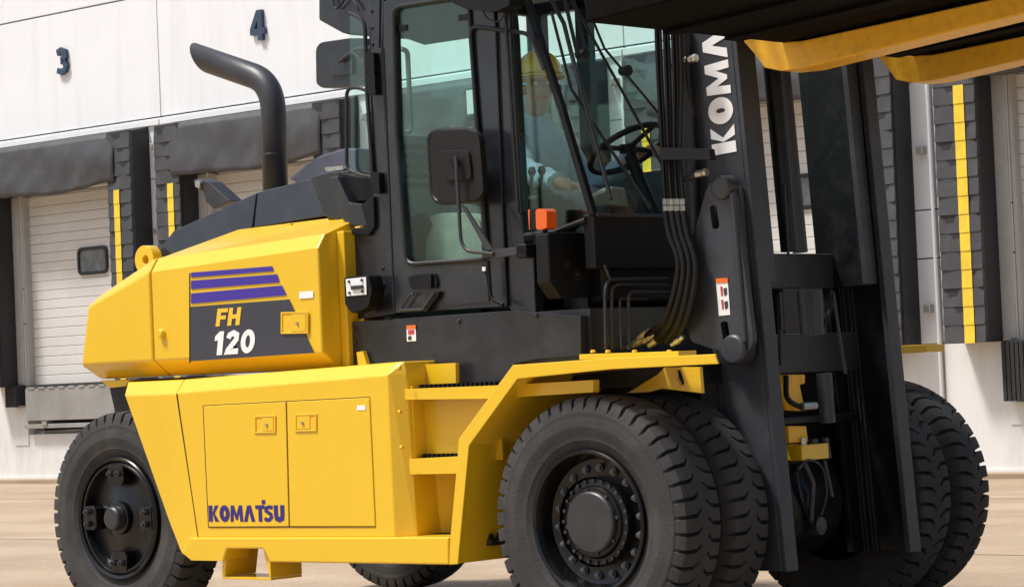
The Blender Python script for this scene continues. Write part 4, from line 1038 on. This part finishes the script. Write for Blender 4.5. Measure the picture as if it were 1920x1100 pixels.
MB().tube([X(1478, 480, .45), X(1470, 345, .45)], .006, 6).ob('lift_chain', grease, FL)
MB().box(.0, .02, -.44, .44, .60, 1.10).ob('front_plate', grease, FL, smooth=0)

for (a, b, r_, m__) in (((1562, 548), (1585, 700), .008, hubm), ((1538, 706), (1546, 790), .006, hubm), ((1508, 868), (1524, 905), .013, hubm), ((1524, 905), (1520, 975), .013, hubm), ((1545, 862), (1560, 930), .010, mastm), ((1462, 548), (1466, 618), .010, hubm)):
    MB().tube([X(a[0], a[1], .40), X(b[0], b[1], .40)], r_, 10).ob('hydraulic_line', m__, FL)
MB().tube(curve([X(1496, 880, .42), X(1515, 862, .42), X(1540, 875, .42), X(1550, 920, .42), X(1540, 965, .42)]), .006, 8).ob('hydraulic_line', hubm, FL)
MB().lathe([(-.02, .04), (.03, .04), (.035, .02)], X(1530, 985, .36), axis='x', n=18).ob('axle_flange', hubm, FL)
for k_ in range(14):
    pz_ = 1.66+.062*k_
    MB().box(tx_(.40, pz_)-.008, tx_(.40, pz_)+.008, -.33, -.30, pz_, pz_+.05).ob('chain_link', hubm, FL, bevel=.003, smooth=0)
# tilt/hoist attachment plate on the near rail
YP = -.60
PY([rnd([(1325, 352), (1338, 338), (1366, 340), (1377, 360), (1413, 640), (1400, 668), (1370, 675), (1345, 655), (1340, 655), (1296, 640), (1283, 600), (1300, 440)], [14, 12, 14, 14, 20, 20, 22, 20, 0, 6, 10, 30], 5),
    rnd([(1330, 386), (1343, 384), (1349, 424), (1344, 430), (1336, 430)], 7), rnd([(1350, 603), (1364, 601), (1369, 638), (1365, 644), (1357, 644)], 7)], YP, YP+.03).ob('mast_plate', mastm, FL, bevel=.005, smooth=0)
PY([(1336, 352), (1352, 336), (1372, 338), (1388, 352), (1410, 630), (1402, 650), (1384, 600)], YP+.035, YP+.068).ob('mast_plate', mastm, FL, bevel=.01, smooth=0)
MB().tube([Y(1374, 362, -.60), Y(1397, 640, -.60)], .016, 12).ob('tilt_rod', mastm, FL)
MB().lathe([(-.04, .001), (-.04, .05), (.04, .055)], Y(1360, 352, -.585), n=24).ob('pivot_boss', mastm, FL, bevel=.01)
MB().lathe([(-.05, .001), (-.05, .065), (.04, .07)], Y(1385, 655, -.575), n=28).ob('pivot_boss', mastm, FL, bevel=.012)
lb = PY([(1342, 522), (1364, 521), (1369, 590), (1348, 592)], YP-.003, YP-.001).ob('warning_label', whitep, FL, smooth=0)
PY([(1342, 522), (1364, 521), (1364.7, 530), (1342.7, 531)], YP-.005, YP-.0035).ob('label_heading', orange, lb, smooth=0)
for v0 in (537, 562):
    k_ = (v0-522)/70*5
    PY([(1349+k_, v0), (1353+k_, v0), (1354+k_, v0+16), (1351+k_, v0+18)], YP-.005, YP-.0035).ob('label_pictogram', redp, lb, smooth=0)
    PY([(1355+k_, v0+4), (1361+k_, v0+2), (1362+k_, v0+14), (1357+k_, v0+18)], YP-.005, YP-.0035).ob('label_pictogram', hubm, lb, smooth=0)
# hydraulic standpipe beside the rail, clamps
MB().tube([Y(1273, 40, -.57), Y(1292, 280, -.57), Y(1300, 440, -.57)], 13.5/430, 16).ob('standpipe', mastm, FL)
for (u, v) in ((1290, 112), (1310, 326)):
    cl = MB().tube([Y(u-30, v+10, -.62), Y(u+6, v, -.62)], .013, 8).ob('pipe_clamp', hubm, FL)
    MB().tube([Y(u-4, v+1, -.63), Y(u+8, v-1, -.63)], .016, 6).tube([Y(u+10, v-2, -.63), Y(u+16, v-3, -.63)], .018, 6).ob('clamp_bolt', steel, cl, smooth=20)
PY([(1237, 277), (1330, 279), (1333, 300), (1238, 300)], -.70, -.66).ob('hose_bracket', black, FL, bevel=.005, smooth=0)
# hoses
tops = [1229, 1236, 1244, 1251, 1259, 1266, 1273]
mids = [1247, 1253, 1259, 1264, 1270, 1276, 1281]
for i in range(7):
    yy = -.66+.012*(i % 2)
    a = [Y(tops[i], 20, yy), Y(tops[i]+5, 150, yy), Y(mids[i]-5, 290, yy), Y(mids[i], 372, yy)]
    MB().tube(curve(a), .0082, 8).ob('hose', hose, FL)
    bx_ = [(1272, 500), (1276, 500), (1282, 505), (1287, 505), (1293, 500), (1299, 500), (1305, 500)][i]
    by_ = [(1250, 590), (1256, 592), (1262, 594), (1270, 592), (1278, 590), (1286, 590), (1294, 580)][i]
    en_ = [(1212, 630), (1222, 634), (1230, 638), (1238, 642), (1248, 640), (1258, 642), (1270, 634)][i]
    b = [Y(mids[i], 396, yy), Y(mids[i]+8, 440, yy), Y(bx_[0], bx_[1], yy), Y(by_[0], by_[1], yy), Y(en_[0], en_[1], yy+.04)]
    MB().tube(curve(b), .0135, 10).ob('hose', hose, FL)
    MB().tube([Y(mids[i]-.5, 373, yy), Y(mids[i], 384, yy)], .0105, 6).ob('hose_fitting', steel, FL, smooth=20)
    MB().tube([Y(mids[i], 386, yy), Y(mids[i]+.5, 396, yy)], .0105, 6).ob('hose_fitting', steel, FL, smooth=20)
MB().tube(curve([Y(1292, 60, -.64), Y(1288, 140, -.64), Y(1300, 220, -.64)]), .006, 6).ob('hose', hose, FL)
# KOMATSU up the rail
yk = -.5335
p0 = Y(1381, 284, yk); pk = Y(1347, 70, yk)
upv = Vector((-TILT, 0, 1)).normalized()
Hk = 44/5000*((p0-CO).dot(_F))/.745*1.0
Hk = (Y(1381, 284, yk)-Y(1336, 289, yk)).length
m_, _ = word('KOMATSU', lambda a, b: p0 + upv*(a*Hk*1.12) + Vector((-1, 0, -TILT)).normalized()*(b*Hk), (0, .0018, 0), gap=.06, w=.33)
m_.ob('lettering', whitep, ra, smooth=0)

# ---- carriage and forks
fkang = Vector((1, 0, .066)).normalized()
def fork(y0, y1):
    x0 = .60
    def P(x, zoff): return Vector((x, y0, 2.485+(x-.65)*.073+zoff))
    lower = [P(.66, -.085), P(.74, -.118), P(.82, -.118)]
    pts = [Vector((.50, y0, 3.3)), Vector((.50, y0, 2.52)), Vector((.55, y0, 2.465)), Vector((.60, y0, 2.40)), Vector((.68, y0, 2.378)), Vector((.80, y0, 2.376)), Vector((2.6, y0, 2.54)), Vector((2.6, y0, 2.60)), P(.80, -.006), Vector((.66, y0, 2.50)), Vector((.56, y0, 2.56)), Vector((.56, y0, 3.3))]
    return MB().prism([pts], (0, y1-y0, 0))
fork(-.58, -.42).ob('fork', yfork, FL, bevel=.006, smooth=0)
fork(.40, .56).ob('fork', yfork, FL, bevel=.006, smooth=0)
MB().box(.44, .50, -.9, .9, 2.60, 2.72).ob('carriage_bar', black, FL, smooth=0)
MB().box(.44, .50, -.9, .9, 3.0, 3.12).ob('carriage_bar', black, FL, smooth=0)

# ================================================================== LOAD
ld = MB()
def lz(x, y=0): return 2.492+(x-.70)*.073
vs = []
for x_ in (.70, 3.1):
    for y_ in (-1.84, 1.84):
        for h in (0, .9): vs.append((x_-h*.066, y_, lz(x_)+h))
ld.add(vs, [(0, 1, 3, 2), (4, 6, 7, 5), (0, 4, 5, 1), (2, 3, 7, 6), (0, 2, 6, 4), (1, 5, 7, 3)])
lo = thing('steel_crate', 'wide black crate lifted overhead on the yellow forks of the forklift', 'crate')
ld.ob('crate_body', loadm, lo, bevel=.008, smooth=0)
for y_ in (-1.35, -.95, -.2, .2, .9, 1.35):
    m = MB(); vs = [(x_, yy, lz(x_)-h) for x_ in (.72, 3.08) for yy in (y_-.05, y_+.05) for h in (.0, .018)]
    m.add(vs, [(0, 1, 3, 2), (4, 6, 7, 5), (0, 4, 5, 1), (2, 3, 7, 6), (0, 2, 6, 4), (1, 5, 7, 3)]).ob('crate_runner', loadm, lo, smooth=0)

# ================================================================== DRIVER
drv = thing('person', 'driver in yellow hard hat and pale blue shirt seated at the wheel inside the cab', 'person', loc=(0, 0, 0))
def skinned(name, verts, edges, radii, m, parent, lvl=2, root=0):
    me = bpy.data.meshes.new(name); me.from_pydata([tuple(v) for v in verts], edges, [])
    o = bpy.data.objects.new(name, me); COL.objects.link(o); o.parent = parent
    md = o.modifiers.new('skin', 'SKIN'); md.use_smooth_shade = True
    if not me.skin_vertices:
        bm = bmesh.new(); bm.from_mesh(me); bm.verts.layers.skin.verify(); bm.to_mesh(me); bm.free()
    for i, r in enumerate(radii):
        sv = me.skin_vertices[0].data[i]; sv.radius = r if isinstance(r, tuple) else (r, r); sv.use_root = i == root
    s2_ = o.modifiers.new('sub', 'SUBSURF'); s2_.levels = lvl; s2_.render_levels = lvl
    me.materials.append(m); return o
hy_ = -.25; H0 = Y(1013, 166, -.25); hx_ = H0.x                     # head centre
neck = H0+Vector((-.03, 0, -.12)); chest = H0+Vector((-.05, 0, -.33)); belly = H0+Vector((-.06, 0, -.55)); hip = Vector((hx_-.06, hy_, 1.90))
shN = chest+Vector((0, -.19, .09)); shF = chest+Vector((0, .19, .09))
elN = Y(984, 322, -.50); haN = Y(1060, 346, -.55)
elF = shF+Vector((.16, .04, -.24)); haF = sc_+Vector((-.08, .14, -.02))
knN = Vector((hip.x+.46, -.37, 1.94)); knF = Vector((hip.x+.46, -.11, 1.94)); ftN = Vector((hip.x+.46, -.37, 1.50)); ftF = Vector((hip.x+.46, -.11, 1.50))
body = skinned('body', [hip, belly, chest, neck, H0+Vector((-.01, 0, -.04)), H0+Vector((0, 0, .05)), shN, elN, haN, shF, elF, haF, knN, ftN, ftN+Vector((.15, 0, -.03)), knF, ftF, ftF+Vector((.15, 0, -.03)), haN+(haN-elN).normalized()*.07, haF+Vector((.06, 0, .03))],
     [(0, 1), (1, 2), (2, 3), (3, 4), (4, 5), (2, 6), (6, 7), (7, 8), (2, 9), (9, 10), (10, 11), (0, 12), (12, 13), (13, 14), (0, 15), (15, 16), (16, 17), (8, 18), (11, 19)],
     [(.08, .07), (.08, .07), (.08, .07), .045, (.062, .062), (.082, .078), .05, .042, .03, .06, .042, .03, .07, .05, .04, .07, .05, .04, (.035, .018), (.035, .018)], skin, drv)
rs_ = random.Random(3)
def ringm(m, c_, rx, ry, n=28, amp=.006, ph=0):
    for j in range(n):
        a = 2*PI*j/n; k = 1+amp/.1*(math.sin(a*5+ph*2.1)+.6*math.sin(a*9-ph*3.3))*.5
        m.v.append(c_+Vector((rx*math.cos(a)*k, ry*math.sin(a)*k, .012*math.sin(a*3+ph))))
sm = MB(); sec = [(hip+Vector((.02, 0, -.04)), .15, .18), (hip+Vector((.01, 0, .06)), .15, .175), (belly+Vector((0, 0, -.02)), .145, .17), (belly+Vector((0, 0, .08)), .14, .17), (belly+Vector((0, 0, .15)), .138, .178), (chest+Vector((.0, 0, -.03)), .138, .19), (chest+Vector((0, 0, .04)), .132, .205), (chest+Vector((0, 0, .10)), .115, .205), (chest+Vector((.0, 0, .145)), .088, .155), (chest+Vector((.01, 0, .175)), .068, .085), (chest+Vector((.015, 0, .205)), .062, .066)]
for i, (c_, rx, ry) in enumerate(sec): ringm(sm, c_, rx, ry, ph=i*1.3, amp=.008 if i < 8 else .002)
for i in range(len(sec)-1):
    for j in range(28): sm.f.append((i*28+j, i*28+(j+1) % 28, (i+1)*28+(j+1) % 28, (i+1)*28+j))
sh_ = sm.ob('shirt', shirt, drv, smooth=60)
def sleeve(a, b, c_):
    P_ = []; rr_ = []
    for k in range(9): P_.append(a.lerp(b, k/9)); rr_.append(.074-.018*k/9+.006*math.sin(k*2.3))
    for k in range(10): P_.append(b.lerp(c_, k/10)); rr_.append(.058-.014*k/9+.005*math.sin(k*2.1+1))
    P_ = [P_[0]] + [(P_[i-1]+P_[i]*2+P_[i+1])/4 for i in range(1, len(P_)-1)] + [P_[-1]]
    MB().tube(P_, .05, 18, rs=rr_).ob('sleeve', shirt, sh_, smooth=60)
sleeve(shN+Vector((0, .03, -.01)), elN, haN-(haN-elN)*.10); sleeve(shF+Vector((0, -.03, -.01)), elF, haF-(haF-elF)*.10)
skinned('trousers', [hip, knN, ftN+Vector((0, 0, .04)), knF, ftF+Vector((0, 0, .04))], [(0, 1), (1, 2), (0, 3), (3, 4)], [(.16, .13), .088, .07, .088, .07], trous, drv)
skinned('boot', [ftN+Vector((-.03, 0, -.02)), ftN+Vector((.15, 0, -.04))], [(0, 1)], [.055, .045], black, drv)
skinned('boot', [ftF+Vector((-.03, 0, -.02)), ftF+Vector((.15, 0, -.04))], [(0, 1)], [.055, .045], black, drv)
# face, turned a little over the right shoulder
FA = -.75
def FV(x, y, z): return Vector((x*math.cos(FA)-y*math.sin(FA), x*math.sin(FA)+y*math.cos(FA), z))
fx = H0+FV(.082, 0, 0)
MB().tube([fx+FV(-.005, 0, .022), fx+FV(.018, 0, -.012), fx+FV(0, 0, -.022)], .01, 8, rs=[.008, .014, .008]).ob('nose', skin, drv, smooth=60)
for s_ in (-1, 1):
    MB().lathe([(-.006, .001), (-.005, .007), (0, .010), (.006, .001)], H0+FV(.074, s_*.028, .018), axis='y', n=12).ob('eye', whitep, drv, smooth=60)
    MB().lathe([(-.01, .001), (-.008, .02), (.008, .024), (.01, .001)], H0+FV(-.005, s_*.080, -.005), axis='y', n=14).ob('ear', skin, drv, smooth=60)
    for k in range(4):
        hb0 = (haN if s_ < 0 else haF+Vector((.05, 0, .03))); dd = Vector((.05, 0, -.012)) if s_ < 0 else Vector((.03, 0, -.01))
        q0 = hb0+Vector((.055, (k-1.5)*.019, .0)); MB().tube([q0, q0+dd, q0+dd*1.3+Vector((0, 0, -.03))], .009, 8, rs=[.010, .009, .007]).ob('finger', skin, drv, smooth=60)
    q0 = (haN if s_ < 0 else haF)+Vector((.02, .035*-s_, 0)); MB().tube([q0, q0+Vector((.035, .02*-s_, -.005)), q0+Vector((.06, .015*-s_, -.015))], .01, 8, rs=[.012, .011, .008]).ob('thumb', skin, drv, smooth=60)
MB().tube([H0+FV(.066, -.026, -.052), H0+FV(.078, 0, -.05), H0+FV(.066, .026, -.052)], .005, 6).ob('mouth', redp, drv)
# hard hat: domed shell with ridges and brim
hm = MB(); hc = H0+Vector((-.005, 0, .065)); n = 32
for i in range(9):
    t = i/8*PI/2; 
    for j in range(n):
        a = 2*PI*j/n; rr = math.cos(t); rg = 1+.03*math.exp(-((math.sin(a))/.14)**2)
        hm.v.append(hc+FV(.135*rr*math.cos(a), .112*rr*math.sin(a), .115*math.sin(t)*rg))
for i in range(8):
    for j in range(n): hm.f.append((i*n+j, i*n+(j+1) % n, (i+1)*n+(j+1) % n, (i+1)*n+j))
hat = hm.ob('hard_hat', hatm, drv, smooth=60)
bmh = MB()
for ring_ in range(2):
    for j in range(n):
        a = 2*PI*j/n; e = .018*ring_ + (.045*max(0, math.cos(a))**2 if ring_ else 0)
        bmh.v.append(hc+FV((.135+e)*math.cos(a), (.112+e)*math.sin(a), -.004-.012*ring_))
for j in range(n): bmh.f.append((j, (j+1) % n, n+(j+1) % n, n+j))
bo = bmh.ob('brim', hatm, hat, smooth=60); md = bo.modifiers.new('t', 'SOLIDIFY'); md.thickness = .005
